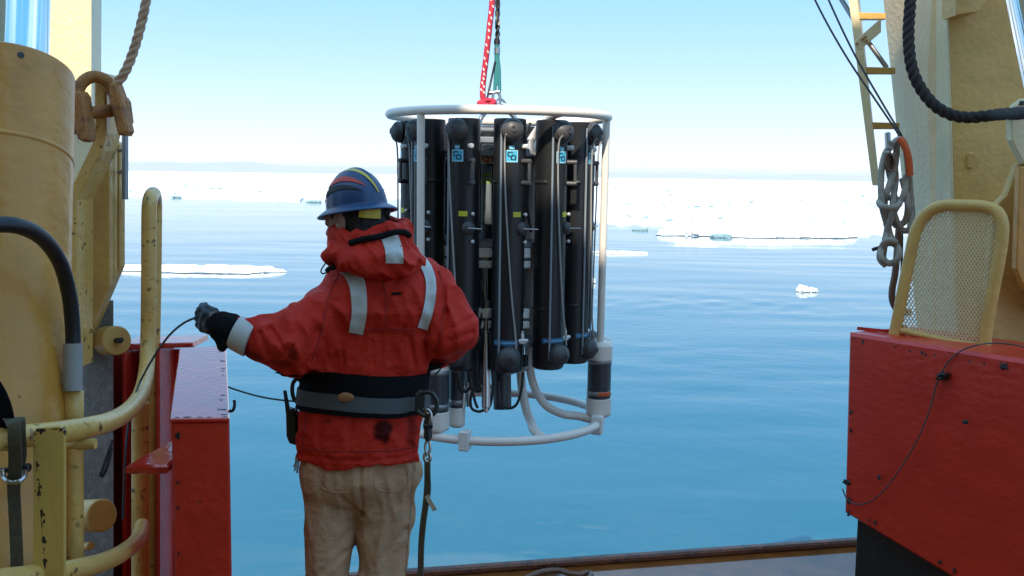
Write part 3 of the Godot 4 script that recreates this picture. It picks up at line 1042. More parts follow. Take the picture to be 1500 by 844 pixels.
	var hoop := smooth([P(-160, 662, 2.05), P(-60, 652, 2.2), P(20, 641, 2.34), P(80, 634, 2.45), P(130, 626, 2.6), P(165, 616, 2.85), P(190, 600, 3.15), P(206, 578, 3.45), P(214, 545, 3.7), P(216.5, 500, 3.8), P(217.5, 420, 3.8), P(218, 320, 3.8), P(219, 298, 3.81), P(221, 288, 3.85), P(224, 284, 3.92), P(226, 287, 4.0), P(227, 298, 4.05), P(227, 330, 4.06), P(226, 420, 4.06), P(223, 560, 4.06), P(221, 690, 4.06), P(220, 1010, 4.06)], 8)
	tube(mb, hoop, 0.0265, 22)
	part("top_pipe", mb, M.chipped_cream, rail)
	mb = MB.new()
	tube(mb, smooth([P(206, 590, 3.5), P(205, 640, 3.52), P(205, 700, 3.52), P(205, 1000, 3.5)], 8), 0.028, 18)
	part("post", mb, M.chipped_cream, rail)
	mb = MB.new()
	tube(mb, smooth([P(208, 770, 3.45), P(203, 788, 3.3), P(188, 804, 3.05), P(160, 820, 2.75), P(120, 832, 2.5), P(60, 842, 2.35), P(-60, 856, 2.15)], 8), 0.024, 18)
	part("lower_pipe", mb, M.chipped_cream, rail)
	mb = MB.new()
	bar_plate(mb, [P(48, 628, 2.33), P(94, 624, 2.33), P(94, 1010, 2.33), P(48, 1010, 2.33)], Vector3(0, 0, -0.012))
	part("flat_bar", mb, M.bar, rail)
	mb = MB.new()
	rod(mb, P(112, 652, 2.55), P(140, 650, 2.55), 0.013, 14)
	rod(mb, P(92, 655, 2.55), P(112, 652, 2.55), 0.009, 12)
	part("latch", mb, M.cream, rail)

	# hydraulic hose and the pipe that it feeds
	var hose := thing("hydraulic_hose", "black hydraulic hose that arches down to a cream pipe end at left", "hose", Vector3(P(107, 830, 2.85).x, 0, P(107, 830, 2.85).z))
	mb = MB.new()
	tube(mb, smooth([P(-170, 380, 2.3), P(-60, 336, 2.38), P(0, 329, 2.45), P(35, 334, 2.5), P(65, 352, 2.58), P(88, 385, 2.66), P(101, 430, 2.72), P(106, 475, 2.75), P(107, 512, 2.76)], 10), 0.0195, 20)
	part("tube", mb, M.black_rubber, hose)
	mb = MB.new()
	var wrap := []
	var wr := []
	for k in 30:
		wrap.append(P(106.5, lerpf(503, 572, k / 29.0), 2.76))
		wr.append(0.0235 + 0.0016 * float(k % 3 == 0))
	tube(mb, wrap, wr, 20)
	part("tape_wrap", mb, M.nylon, hose)
	mb = MB.new()
	var foot := P(108, 1040, 2.8)
	lathe(mb, [Vector2(0.0, 0), Vector2(0.026, 0), Vector2(0.026, foot.distance_to(P(107, 572, 2.78)) - 0.075), Vector2(0.027, foot.distance_to(P(107, 572, 2.78)) - 0.07), Vector2(0.0265, foot.distance_to(P(107, 572, 2.78)) - 0.066), Vector2(0.0265, foot.distance_to(P(107, 572, 2.78)) - 0.003), Vector2(0.02, foot.distance_to(P(107, 572, 2.78)))], Transform3D(turned(P(107, 572, 2.78) - foot), foot), 24)
	part("pipe_end", mb, M.chipped_cream, hose)

	# ratchet strap round the rail
	var strap := thing("lashing_strap", "olive webbing strap looped over the pipe rail through a silver shackle", "strap", P(22, 844, 2.3))
	mb = MB.new()
	ribbon(mb, smooth([P(-5, 652, 2.36), P(3, 618, 2.33), P(14, 613, 2.3), P(20, 622, 2.27), P(21, 645, 2.27), P(22, 675, 2.29), P(21, 697, 2.31), P(20, 720, 2.33), P(22, 760, 2.34), P(25, 840, 2.35), P(26, 1000, 2.36)], 6), Vector3(1, 0, 0.12), 0.030, 0.003)
	part("webbing", mb, M.webbing, strap)
	mb = MB.new()
	ribbon(mb, smooth([P(25, 612, 2.31), P(29, 616, 2.29), P(30, 640, 2.29), P(31, 665, 2.31), P(27, 692, 2.33)], 6), Vector3(1, 0, -0.2), 0.022, 0.003)
	part("webbing", mb, M.webbing, strap)
	mb = MB.new()
	tube(mb, smooth([P(3, 688, 2.31), P(5, 698, 2.31), P(12, 705, 2.3), P(20, 707, 2.3), P(28, 705, 2.3), P(35, 698, 2.31), P(37, 688, 2.31)], 6), 0.006, 12)
	part("bow", mb, M.steel, strap)
	mb = MB.new()
	rod(mb, P(-2, 690, 2.33), P(42, 685, 2.33), 0.006, 12)
	cyl(mb, P(38, 685, 2.33), P(44, 685, 2.33), 0.010, 0.002, 14)
	part("pin", mb, M.dark_steel, strap)
	mb = MB.new()
	ribbon(mb, smooth([P(-40, 530, 2.26), P(-12, 560, 2.27), P(4, 590, 2.28), P(10, 620, 2.3), P(12, 660, 2.34)], 6), Vector3(0.9, 0.4, 0), 0.032, 0.004)
	single("lashing_strap", mb, M.black_cloth, "dark strap that slants in from the left edge behind the pipe rail", "strap")
	mb = MB.new()
	tube(mb, smooth([P(165, 645, 2.9), P(158, 664, 2.88), P(149, 690, 2.87), P(147, 696, 2.87), P(151, 697, 2.87), P(158, 680, 2.87), P(164, 656, 2.88)], 5), 0.004, 8)
	single("hook_pin", mb, M.dark_steel, "small black wire hook that hangs under the pipe rail", "hook")

	# the left bulwark: end box with a flat cap, inner web and a small red step
	var bul := thing("bulwark", "left red bulwark end with a wet shiny cap under the worker's glove", "bulwark", Vector3(P(290, 844, 2.95).x, 0, P(290, 844, 2.95).z))
	var n1 := G(248, 613, 1.075)
	var n2 := G(336, 612, 1.075)
	var f1 := G(263, 510, 1.085)
	var f2 := G(331, 506, 1.085)
	mb = MB.new()
	prism(mb, [n1, n2, f2, f1], Vector3(0, -0.012, 0), 0.003)
	part("cap", mb, M.worn_red, bul)
	mb = MB.new()
	var low := Vector3(0, -1.06, 0)
	var drop := Vector3(0, -0.0125, 0)
	var i1 := n1.lerp(n2, 0.02)
	var i2 := n2.lerp(n1, 0.01)
	prism(mb, [i1 + drop + Vector3(0, 0, -0.006), i2 + drop + Vector3(0, 0, -0.006), i2 + drop + low + Vector3(0, 0, -0.006), i1 + drop + low + Vector3(0, 0, -0.006)], f1 - n1 + Vector3(0, -0.02, 0.02), 0.006)
	part("end_plate", mb, M.red, bul)
	var rng := RandomNumberGenerator.new()
	rng.seed = 9
	for i in 26:
		var s := rng.randf_range(0.0025, 0.006)
		if i < 12: chip(bul, n2.lerp(f2, rng.randf()) + (n1 - n2).normalized() * (0.004 + s * 1.7 + rng.randf() * 0.012), Vector3.UP, s, 200 + i)
		elif i < 18: chip(bul, n1.lerp(n2, rng.randf()) + Vector3(0, 0, -0.004 - s * 1.6), Vector3.UP, s, 200 + i)
		else: chip(bul, (i1 if i < 22 else i2) + Vector3(0.008 + s * 1.5 if i < 22 else -0.008 - s * 1.5, -rng.randf_range(0.02, 0.5), -0.0055), Vector3.BACK, s, 200 + i)
	mb = MB.new()
	plate(mb, [[176, 504], [282, 502], [284, 509], [174, 513]], 4.05, 0.2, 0.004)
	part("inner_ledge", mb, M.worn_red, bul)
	mb = MB.new()
	plate(mb, [[150, 512], [266, 512], [262, 960], [166, 960]], 4.2, 0.03, 0.004)
	part("web", mb, M.red, bul)
	for x in [178, 228]:
		mb = MB.new()
		plate(mb, [[x, 512], [x + 6, 512], [x + 6, 960], [x, 960]], 4.02, 0.17, 0.003)
		part("stiffener", mb, M.red, bul)
	mb = MB.new()
	var s1 := P(183, 682, 2.95)
	var s2 := P(246, 681, 2.95)
	prism(mb, [s1, s2, s2 + Vector3(0.005, 0.012, -0.4), s1 + Vector3(0.075, 0.012, -0.4)], Vector3(0, -0.028, 0), 0.007)
	part("step", mb, M.worn_red, bul)
	mb = MB.new()
	tube(mb, smooth([P(334, 602, 3.02), P(340, 602, 3.02), P(343, 597, 3.02), P(343.5, 590, 3.02), P(342.5, 586, 3.02)], 5), 0.0045, 10)
	part("hook", mb, M.dark_steel, bul)

func chip(parent: Node3D, p: Vector3, n: Vector3, size: float, sd: int) -> void:   # a scab of rust where the paint has come off
	var mb := MB.new()
	floe(mb, Vector3.ZERO, size * 1.5, size, 0.0008, sd, 12, 0.6)
	var bs := turned(n)
	for i in mb.v.size():
		mb.v[i] = p + bs * mb.v[i]
		mb.n[i] = bs * mb.n[i]
	part("chip", mb, M.dark_steel, parent)

func bar_plate(mb: MB, c: Array, ext: Vector3) -> void:   # a flat bar with rounded upper corners and its own picture coordinates
	var face := []
	var r := 0.16
	var put := func(u: float, v: float) -> Vector3:
		return (c[0] as Vector3).lerp(c[1], u).lerp((c[3] as Vector3).lerp(c[2], u), v)
	var uvs := []
	for p in [[0.0, 1.0], [0.0, 0.02], [0.04, 0.008], [0.14, 0.0], [0.86, 0.0], [0.96, 0.008], [1.0, 0.02], [1.0, 1.0]]:
		face.append(put.call(p[0], p[1]))
		uvs.append(Vector2(p[0], p[1] * 1.0))
	prism(mb, face, ext, 0.0015)
	var ux: Vector3 = (c[1] - c[0])
	var uy: Vector3 = (c[3] - c[0])
	for i in mb.v.size():
		var q: Vector3 = mb.v[i] - c[0]
		mb.uv[i] = Vector2(q.dot(ux) / ux.length_squared(), q.dot(uy) / uy.length_squared() * 1.3)

func ribbon(mb: MB, pts: Array, across: Vector3, width: float, thick: float) -> void:   # webbing: a flat band with thickness
	var fr := frames(pts)
	var first := mb.v.size()
	for i in pts.size():
		var t: Vector3 = fr[i][0]
		var s := (across - t * across.dot(t)).normalized()
		var u := t.cross(s).normalized()
		var w := width * 0.5
		var h := thick * 0.5
		for q in [[-w, -h, -u], [w, -h, -u], [w, -h, s], [w, h, s], [w, h, u], [-w, h, u], [-w, h, -s], [-w, -h, -s]]:
			mb.vert(pts[i] + s * q[0] + u * q[1], q[2], Vector2(q[0] * 20.0, i * 0.1))
	for i in pts.size() - 1:
		for k in [0, 2, 4, 6]:
			var a: int = first + i * 8 + k
			mb.quad(a, a + 1, a + 9, a + 8)

func build_right_side() -> void:
	var mb: MB
	# right bulwark: a heavy red box on a black foot
	var bul := thing("bulwark", "right red bulwark block with chipped edges beside the mesh guard", "bulwark", Vector3(P(1300, 800, 4.3).x, 0, P(1300, 800, 4.3).z))
	var t1 := P(1242, 487, 4.4)
	var t2 := P(1560, 536, 3.66)
	t2.y = t1.y
	var b1 := P(1235, 751, 4.36)
	var b2 := P(1560, 948, 3.7)
	var face := [t1, t2, b2, b1]
	var back := Vector3(0.86, 0.0, -0.5).normalized() * 0.42
	mb = MB.new()
	var mid := (t1 + t2 + b1 + b2) * 0.25
	prism(mb, face, back, 0.014)
	part("box", mb, M.red, bul)
	mb = MB.new()
	var dn := Vector3(0, -1, 0)
	var fo: Vector3 = back.normalized() * 0.05
	var k1 := b1.lerp(b2, 0.03) + fo
	var k2 := b2 + fo
	prism(mb, [k1 + Vector3(0, 0.03, 0), k2 + Vector3(0, 0.03, 0), Vector3(k2.x, 0.0, k2.z), Vector3(k1.x, 0.0, k1.z)], back * 0.8, 0.006)
	part("foot", mb, M.dark_steel, bul)
	var fn := (t2 - t1).cross(b1 - t1).normalized()
	if fn.z < 0.0: fn = -fn
	for c in [[1384, 552, 0.018, 0.03], [1415, 618, 0.010, 0.004], [1288, 699, 0.009, 0.004], [1470, 537, 0.012, 0.004], [1240, 706, 0.012, 0.006]]:
		mb = MB.new()
		var p := on_plane(c[0], c[1], t1, fn)
		floe(mb, Vector3.ZERO, c[2], c[2] * 1.2, c[3], int(c[0]), 14, 0.5)
		var bs := turned(fn)
		for i in mb.v.size():
			mb.v[i] = p + bs * mb.v[i]
			mb.n[i] = bs * mb.n[i]
		part("chip" if c[3] < 0.01 else "lug", mb, M.dark_steel, bul)
	var rng := RandomNumberGenerator.new()
	rng.seed = 14
	for i in 22:                                           # paint knocked off along the edges
		var s := rng.randf_range(0.003, 0.008)
		var p: Vector3 = t1.lerp(t2, rng.randf()) + Vector3(0, -0.015 - s * 1.5 - rng.randf() * 0.012, 0) + (t2 - t1).normalized() * 0.02 if i < 12 else (t1.lerp(b1, rng.randf()) + (t2 - t1).normalized() * (0.016 + s * 1.7) if i < 17 else b1.lerp(b2, rng.randf()) + Vector3(0, 0.02 + s * 2.0, 0) + (t2 - t1).normalized() * 0.02)
		chip(bul, p, fn, s, 100 + i)
	mb = MB.new()
	var wirepts := []
	for p in [[1540, 520], [1500, 508], [1465, 503], [1437, 505], [1410, 514], [1390, 532], [1375, 560], [1364, 600], [1348, 640], [1325, 680], [1300, 715], [1278, 734], [1258, 739], [1243, 731], [1236, 716]]:
		var q := on_plane(p[0], p[1], t1, fn)
		if q.y > t1.y: q = G(p[0], p[1], t1.y + 0.03)
		wirepts.append(q + fn * 0.008)
	tube(mb, smooth(wirepts, 6), 0.0030, 8)
	single("loose_wire", mb, M.wire, "thin grey wire that loops over the red block's face at right", "wire")
	mb = MB.new()
	ribbon(mb, smooth([P(1256, 481, 4.5), P(1285, 484, 4.42), P(1305, 485, 4.4), P(1316, 483, 4.38)], 5), Vector3(0.3, 1, 0), 0.014, 0.004)
	floe(mb, P(1316, 487, 4.38), 0.022, 0.018, 0.03, 5, 14, 0.5)
	single("red_rag", mb, M.jacket, "small red tie at the left foot of the mesh guard", "tie")

	# the right leg of the gantry
	var leg := thing("gantry_leg", "broad cream gantry leg at right with a left face coloured paler as lit", "gantry leg", Vector3(P(1420, 500, 4.9).x, 0, P(1420, 500, 4.9).z))
	mb = MB.new()
	var e_top := P(1379, -300, 4.95)
	var e_mid := P(1402, 500, 4.85)
	var l_top := P(1263, -300, 5.75)
	var l_mid := P(1346, 500, 5.6)
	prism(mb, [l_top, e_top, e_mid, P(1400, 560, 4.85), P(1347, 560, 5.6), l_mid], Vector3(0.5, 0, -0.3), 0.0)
	part("left_face", mb, M.lit_cream, leg)  # lit tone put into this face's colour
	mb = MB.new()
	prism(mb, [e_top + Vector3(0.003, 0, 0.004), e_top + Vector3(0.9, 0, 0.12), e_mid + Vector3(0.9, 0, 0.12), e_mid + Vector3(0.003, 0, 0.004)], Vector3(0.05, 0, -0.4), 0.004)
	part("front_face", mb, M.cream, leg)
	mb = MB.new()
	tube(mb, line_between(e_top, e_mid, 40), 0.006, 8)
	part("weld_seam", mb, M.lit_cream, leg)
	mb = MB.new()
	box(mb, Vector3(0.022, 0.075, 0.02), Transform3D(Basis(), P(1421, 235, 4.86)), 0.006)
	part("weld_pad", mb, M.cream, leg)
	mb = MB.new()
	plate(mb, [[1401, 22], [1432, 18], [1450, 0], [1460, -40], [1400, -40]], 4.72, 0.16, 0.004)
	part("gusset", mb, M.cream, leg)
	# foot gussets at the right edge
	mb = MB.new()
	plate(mb, [[1455, 305], [1463, 296], [1474, 285], [1482, 264], [1490, 242], [1500, 230], [1515, 224], [1660, 224], [1660, 530], [1440, 530]], 4.35, 0.05, 0.006)
	part("foot_gusset", mb, M.cream, leg)
	mb = MB.new()
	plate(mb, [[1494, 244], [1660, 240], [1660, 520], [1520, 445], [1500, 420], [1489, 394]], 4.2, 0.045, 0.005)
	part("foot_gusset", mb, M.shade_cream, leg)
	mb = MB.new()
	plate(mb, [[1482, 205], [1481, 172], [1487, 154], [1500, 144], [1560, 144], [1560, 240], [1500, 240]], 4.28, 0.05, 0.005)
	part("eye_plate", mb, M.lit_cream, leg)
	mb = MB.new()
	box(mb, Vector3(0.018, 0.018, 0.01), Transform3D(Basis(), P(1497, 151, 4.275)), 0.002)
	part("square_hole", mb, M.dark_steel, leg)
	var ram := thing("hydraulic_ram", "slanted chrome piston rod at the top right corner", "hydraulic ram", P(1540, 160, 4.32))
	mb = MB.new()
	rod(mb, P(1462, -160, 4.45), P(1530, 170, 4.34), 0.058, 40)
	part("piston_rod", mb, M.chrome, ram)
	mb = MB.new()
	cyl(mb, P(1526, 150, 4.345), P(1552, 276, 4.3), 0.085, 0.006, 32)
	part("barrel", mb, M.cream, ram)

	# ladder on the leg's far side
	var lad := thing("ladder", "cream steel ladder on the far left side of the right gantry leg", "ladder", P(1280, 300, 5.6))
	mb = MB.new()
	solid(mb, [P(1232, -90, 5.5), P(1245, -90, 5.5), P(1250, -90, 5.75), P(1238, -90, 5.75)], [P(1278, 272, 5.3), P(1289, 272, 5.3), P(1289, 272, 5.5), P(1279, 272, 5.5)])
	part("stile", mb, M.lit_cream, lad)
	for r in [[23, 1256, 1298], [103, 1265, 1312], [184, 1276, 1318], [-55, 1240, 1290]]:
		mb = MB.new()
		plate(mb, [[r[1], r[0] - 5], [r[2], r[0] - 4], [r[2], r[0] + 5], [r[1], r[0] + 5]], 5.45, 0.05, 0.002)
		part("rung", mb, M.cream, lad)
	mb = MB.new()
	plate(mb, [[1252, 62], [1256, 57], [1288, 29], [1291, 29], [1291, 47], [1261, 73], [1255, 73]], 5.3, 0.012, 0.002)
	part("gusset", mb, M.lit_cream, lad)
	for r in [[1256, 64], [1264, 57], [1270, 60], [1268, 54]]:
		mb = MB.new()
		cyl(mb, P(r[0], r[1], 5.3), P(r[0], r[1], 5.285), 0.006, 0.001, 8)
		part("rivet", mb, M.rusty, lad)
	mb = MB.new()
	rod(mb, P(1222, -18, 5.7), P(1254, 34, 5.6), 0.013, 10)
	part("brace", mb, M.grey_steel, lad)
	mb = MB.new()
	rod(mb, P(1271, 60, 5.6), P(1299, 99, 5.55), 0.013, 10)
	part("brace", mb, M.grey_steel, lad)

	# thin wires down to the rope hank
	mb = MB.new()
	tube(mb, smooth([P(1150, -100, 5.2), P(1194, 0, 5.15), P(1238, 80, 5.1), P(1285, 150, 5.05), P(1318, 200, 5.0), P(1332, 232, 5.0)], 6), 0.0052, 8)
	single("stay_wire", mb, M.wire, "left of two thin wires that slant down to the rope hank", "wire")
	mb = MB.new()
	tube(mb, smooth([P(1172, -100, 5.2), P(1214, 0, 5.15), P(1252, 80, 5.1), P(1292, 150, 5.05), P(1316, 190, 5.0), P(1329, 214, 5.0)], 6), 0.0052, 8)
	single("stay_wire", mb, M.wire, "right of two thin wires that slant down to the rope hank", "wire")

	# heavy dark rope across the leg
	mb = MB.new()
	rope(mb, smooth([P(1340, -160, 4.6), P(1336, -50, 4.6), P(1334, 0, 4.6), P(1331, 50, 4.6), P(1335, 95, 4.6), P(1348, 128, 4.6), P(1370, 155, 4.6), P(1396, 169, 4.6), P(1425, 172, 4.58), P(1460, 168, 4.5), P(1500, 166, 4.1), P(1545, 167, 4.0), P(1620, 168, 3.9)], 12), 0.0255, 3, 4.2, 10)
	single("laid_rope", mb, M.dark_rope, "thick dark rope that bends across the right gantry leg", "rope")

	# hank of grey line on a belaying pin
	var hank := thing("rope_hank", "grey rope hank knotted on a steel pin with an orange sleeve", "rope", P(1310, 395, 4.95))
	mb = MB.new()
	cyl(mb, P(1302, 242, 5.0), P(1300, 194, 5.0), 0.014, 0.004, 16)
	part("pin", mb, M.steel, hank)
	mb = MB.new()
	for l in [
		[[1306, 215], [1297, 225], [1291, 255], [1292, 300], [1300, 335], [1296, 360], [1290, 372]],
		[[1306, 212], [1318, 204], [1326, 212], [1330, 240], [1333, 275], [1336, 315], [1333, 335], [1322, 337], [1314, 325], [1308, 300], [1312, 262], [1308, 225]],
		[[1299, 222], [1302, 250], [1310, 285], [1305, 320], [1298, 345], [1293, 380]],
		[[1314, 210], [1311, 245], [1300, 280], [1296, 300], [1303, 340], [1310, 356]],
		[[1328, 258], [1324, 285], [1309, 312], [1300, 335], [1298, 352]],
		[[1322, 262], [1330, 300], [1325, 325], [1309, 330]],
	]:
		var line := []
		for i in l.size(): line.append(P(l[i][0], l[i][1], 4.97 + 0.022 * sin(i * 2.1 + l[0][0])))
		mb = MB.new()
		tube(mb, smooth(line, 8), 0.0155, 12)
		part("rope_loop", mb, M.grey_rope, hank)
	mb = MB.new()
	var knot := []
	for k in 26:
		var a := TAU * k / 25.0
		knot.append(P(1303 + 15 * cos(a), 297 + 7.5 * sin(a), 4.95 - 0.05 * sin(a)))
	tube(mb, knot, 0.0155, 12)
	part("knot", mb, M.grey_rope, hank)
	mb = MB.new()
	knot = []
	for k in 40:
		var a := TAU * 1.4 * k / 39.0 + 0.6
		knot.append(P(1304 + (13 + 1.5 * sin(a * 0.5)) * cos(a), 371 + 15 * sin(a), 4.93 + 0.03 * sin(a * 1.5 + 1.0)))
	tube(mb, knot, 0.0155, 12)
	tube(mb, smooth([P(1312, 355, 4.93), P(1302, 352, 4.9), P(1293, 360, 4.92), P(1289, 378, 4.94), P(1298, 389, 4.92)], 6), 0.0155, 12)
	part("knot", mb, M.grey_rope, hank)
	mb = MB.new()
	tube(mb, smooth([P(1278, 366, 4.95), P(1284, 364, 4.94), P(1294, 361, 4.93)], 4), 0.009, 10)
	part("rope_tip", mb, M.black_rubber, hank)
	mb = MB.new()
	tube(mb, smooth([P(1318, 203, 4.94), P(1325, 213, 4.93), P(1331, 232, 4.93), P(1333, 257, 4.94)], 6), 0.0165, 14)
	part("sleeve", mb, M.orange, hank)
	mb = MB.new()
	for j in 3:
		var coil := []
		for k in 21:
			var a := TAU * k / 20.0
			coil.append(P(1304 + (7 - j) * cos(a) + 2 * sin(a), 238 + (13 - 2 * j) * sin(a), 4.93 + 0.012 * j))
		tube(mb, coil, 0.0045, 8, false)
	part("wire_coil", mb, M.bronze, hank)
	mb = MB.new()
	tube(mb, smooth([P(1317, 330, 5.1), P(1312, 395, 5.1), P(1307, 425, 5.1), P(1308, 442, 5.1), P(1316, 455, 5.1), P(1332, 458, 5.12)], 8), 0.0165, 14)
	single("bent_pipe", mb, M.bronze, "bent brown pipe that hangs under the rope hank", "pipe")
	mb = MB.new()
	tube(mb, line_between(P(1322, 330, 5.12), P(1320, 440, 5.12), 2), 0.006, 8)
	single("stay_wire", mb, M.wire, "short thin wire hanging beside the bent brown pipe", "wire")

	# expanded mesh guard
	var guard := thing("mesh_guard", "cream expanded metal guard in a rounded pipe frame on the red block", "guard", P(1380, 490, 4.3))
	var dl := 4.36
	var dr := 4.12
	var gp := func(x: float, y: float) -> Vector3:
		return P(x, y, lerpf(dl, dr, clampf((x - 1312.0) / 138.0, -0.3, 1.3)))
	var shape := [[1310, 492], [1316, 462], [1324, 420], [1333, 376], [1340, 344], [1350, 322], [1366, 307], [1386, 301], [1410, 301], [1438, 302], [1456, 307], [1466, 319], [1469, 338], [1465, 372], [1456, 420], [1447, 470], [1442, 512]]
	var fr := []
	for p in shape: fr.append(gp.call(p[0], p[1]))
	mb = MB.new()
	tube(mb, smooth(fr, 8), 0.0245, 18)
	part("frame", mb, M.cream, guard)
	mb = MB.new()
	tube(mb, [gp.call(1306, 481), gp.call(1380, 498), gp.call(1452, 511), gp.call(1540, 530)], 0.013, 12)
	part("bottom_rail", mb, M.cream, guard)
	mb = MB.new()
	var poly := PackedVector2Array()
	for p in shape: poly.append(Vector2(p[0], p[1]))
	# strands run zigzag from side to side, each pair of neighbours touching at every other bend
	var ux := Vector2(1.0, 0.13)
	var pitch := 5.2
	var rise := 2.05
	for row in range(-6, 62):
		var y0 := 298.0 + row * rise * 2.0
		for s in [0, 1]:
			var strand := []
			for k in range(-2, 66):
				var x := 1306.0 + k * pitch * 0.5
				var up := ((k + row) % 2 == 0)
				if s == 1: continue
				var p := Vector2(x, y0 + (x - 1306.0) * 0.085 + (rise if up else -rise))
				if Geometry2D.is_point_in_polygon(p, poly): strand.append(gp.call(p.x, p.y))
				else:
					if strand.size() > 1: flat_wire(mb, strand)
					strand = []
			if strand.size() > 1: flat_wire(mb, strand)
	var net := part("expanded_mesh", mb, M.lit_cream, guard)
	net.set_meta("kind", "stuff")

func flat_wire(mb: MB, pts: Array) -> void:
	for i in pts.size() - 1:
		var a: Vector3 = pts[i]
		var b: Vector3 = pts[i + 1]
		var t := (b - a).normalized()
		var s := t.cross(Vector3(0.3, 0, 1)).normalized() * 0.0019
		var u := t.cross(s).normalized() * 0.0016
		mb.flat([a + s + u, b + s + u, b - s + u, a - s + u], u)
		mb.flat([a + s - u, b + s - u, b - s - u, a - s - u], -u)
		mb.flat([a + s + u, b + s + u, b + s - u, a + s - u], s)
		mb.flat([a - s + u, b - s + u, b - s - u, a - s - u], -s)

func on_plane(x: float, y: float, at: Vector3, nn: Vector3) -> Vector3:
	var dir := P(x, y, 1.0) - cam_at.origin
	return cam_at.origin + dir * ((at - cam_at.origin).dot(nn) / dir.dot(nn))

# ---------------------------------------------------------------- the sampling rosette
func raw_part(called: String, mb: MB, m: Material, parent: Node3D) -> MeshInstance3D:
	var o := MeshInstance3D.new()
	o.name = called
	o.mesh = mb.mesh()
	o.material_override = m
	parent.add_child(o, true)
	return o

func patch(mb: MB, r: float, mid: float, half: float, y0: float, y1: float) -> void:   # a label curved round a barrel; angle 0 is outward (+z)
	var seg := 10
	var first := mb.v.size()
	for k in seg + 1:
		var a := mid + lerpf(-half, half, float(k) / seg)
		var o := Vector3(sin(a), 0, cos(a))
		mb.vert(o * r + Vector3(0, y0, 0), o, Vector2(float(k) / seg, 1))
		mb.vert(o * r + Vector3(0, y1, 0), o, Vector2(float(k) / seg, 0))
	for k in seg:
		var q := first + 2 * k
		mb.quad(q, q + 1, q + 3, q + 2)

func round_at(a: float, r: float, y: float) -> Vector3:
	return Vector3(sin(a) * r, y, cos(a) * r)

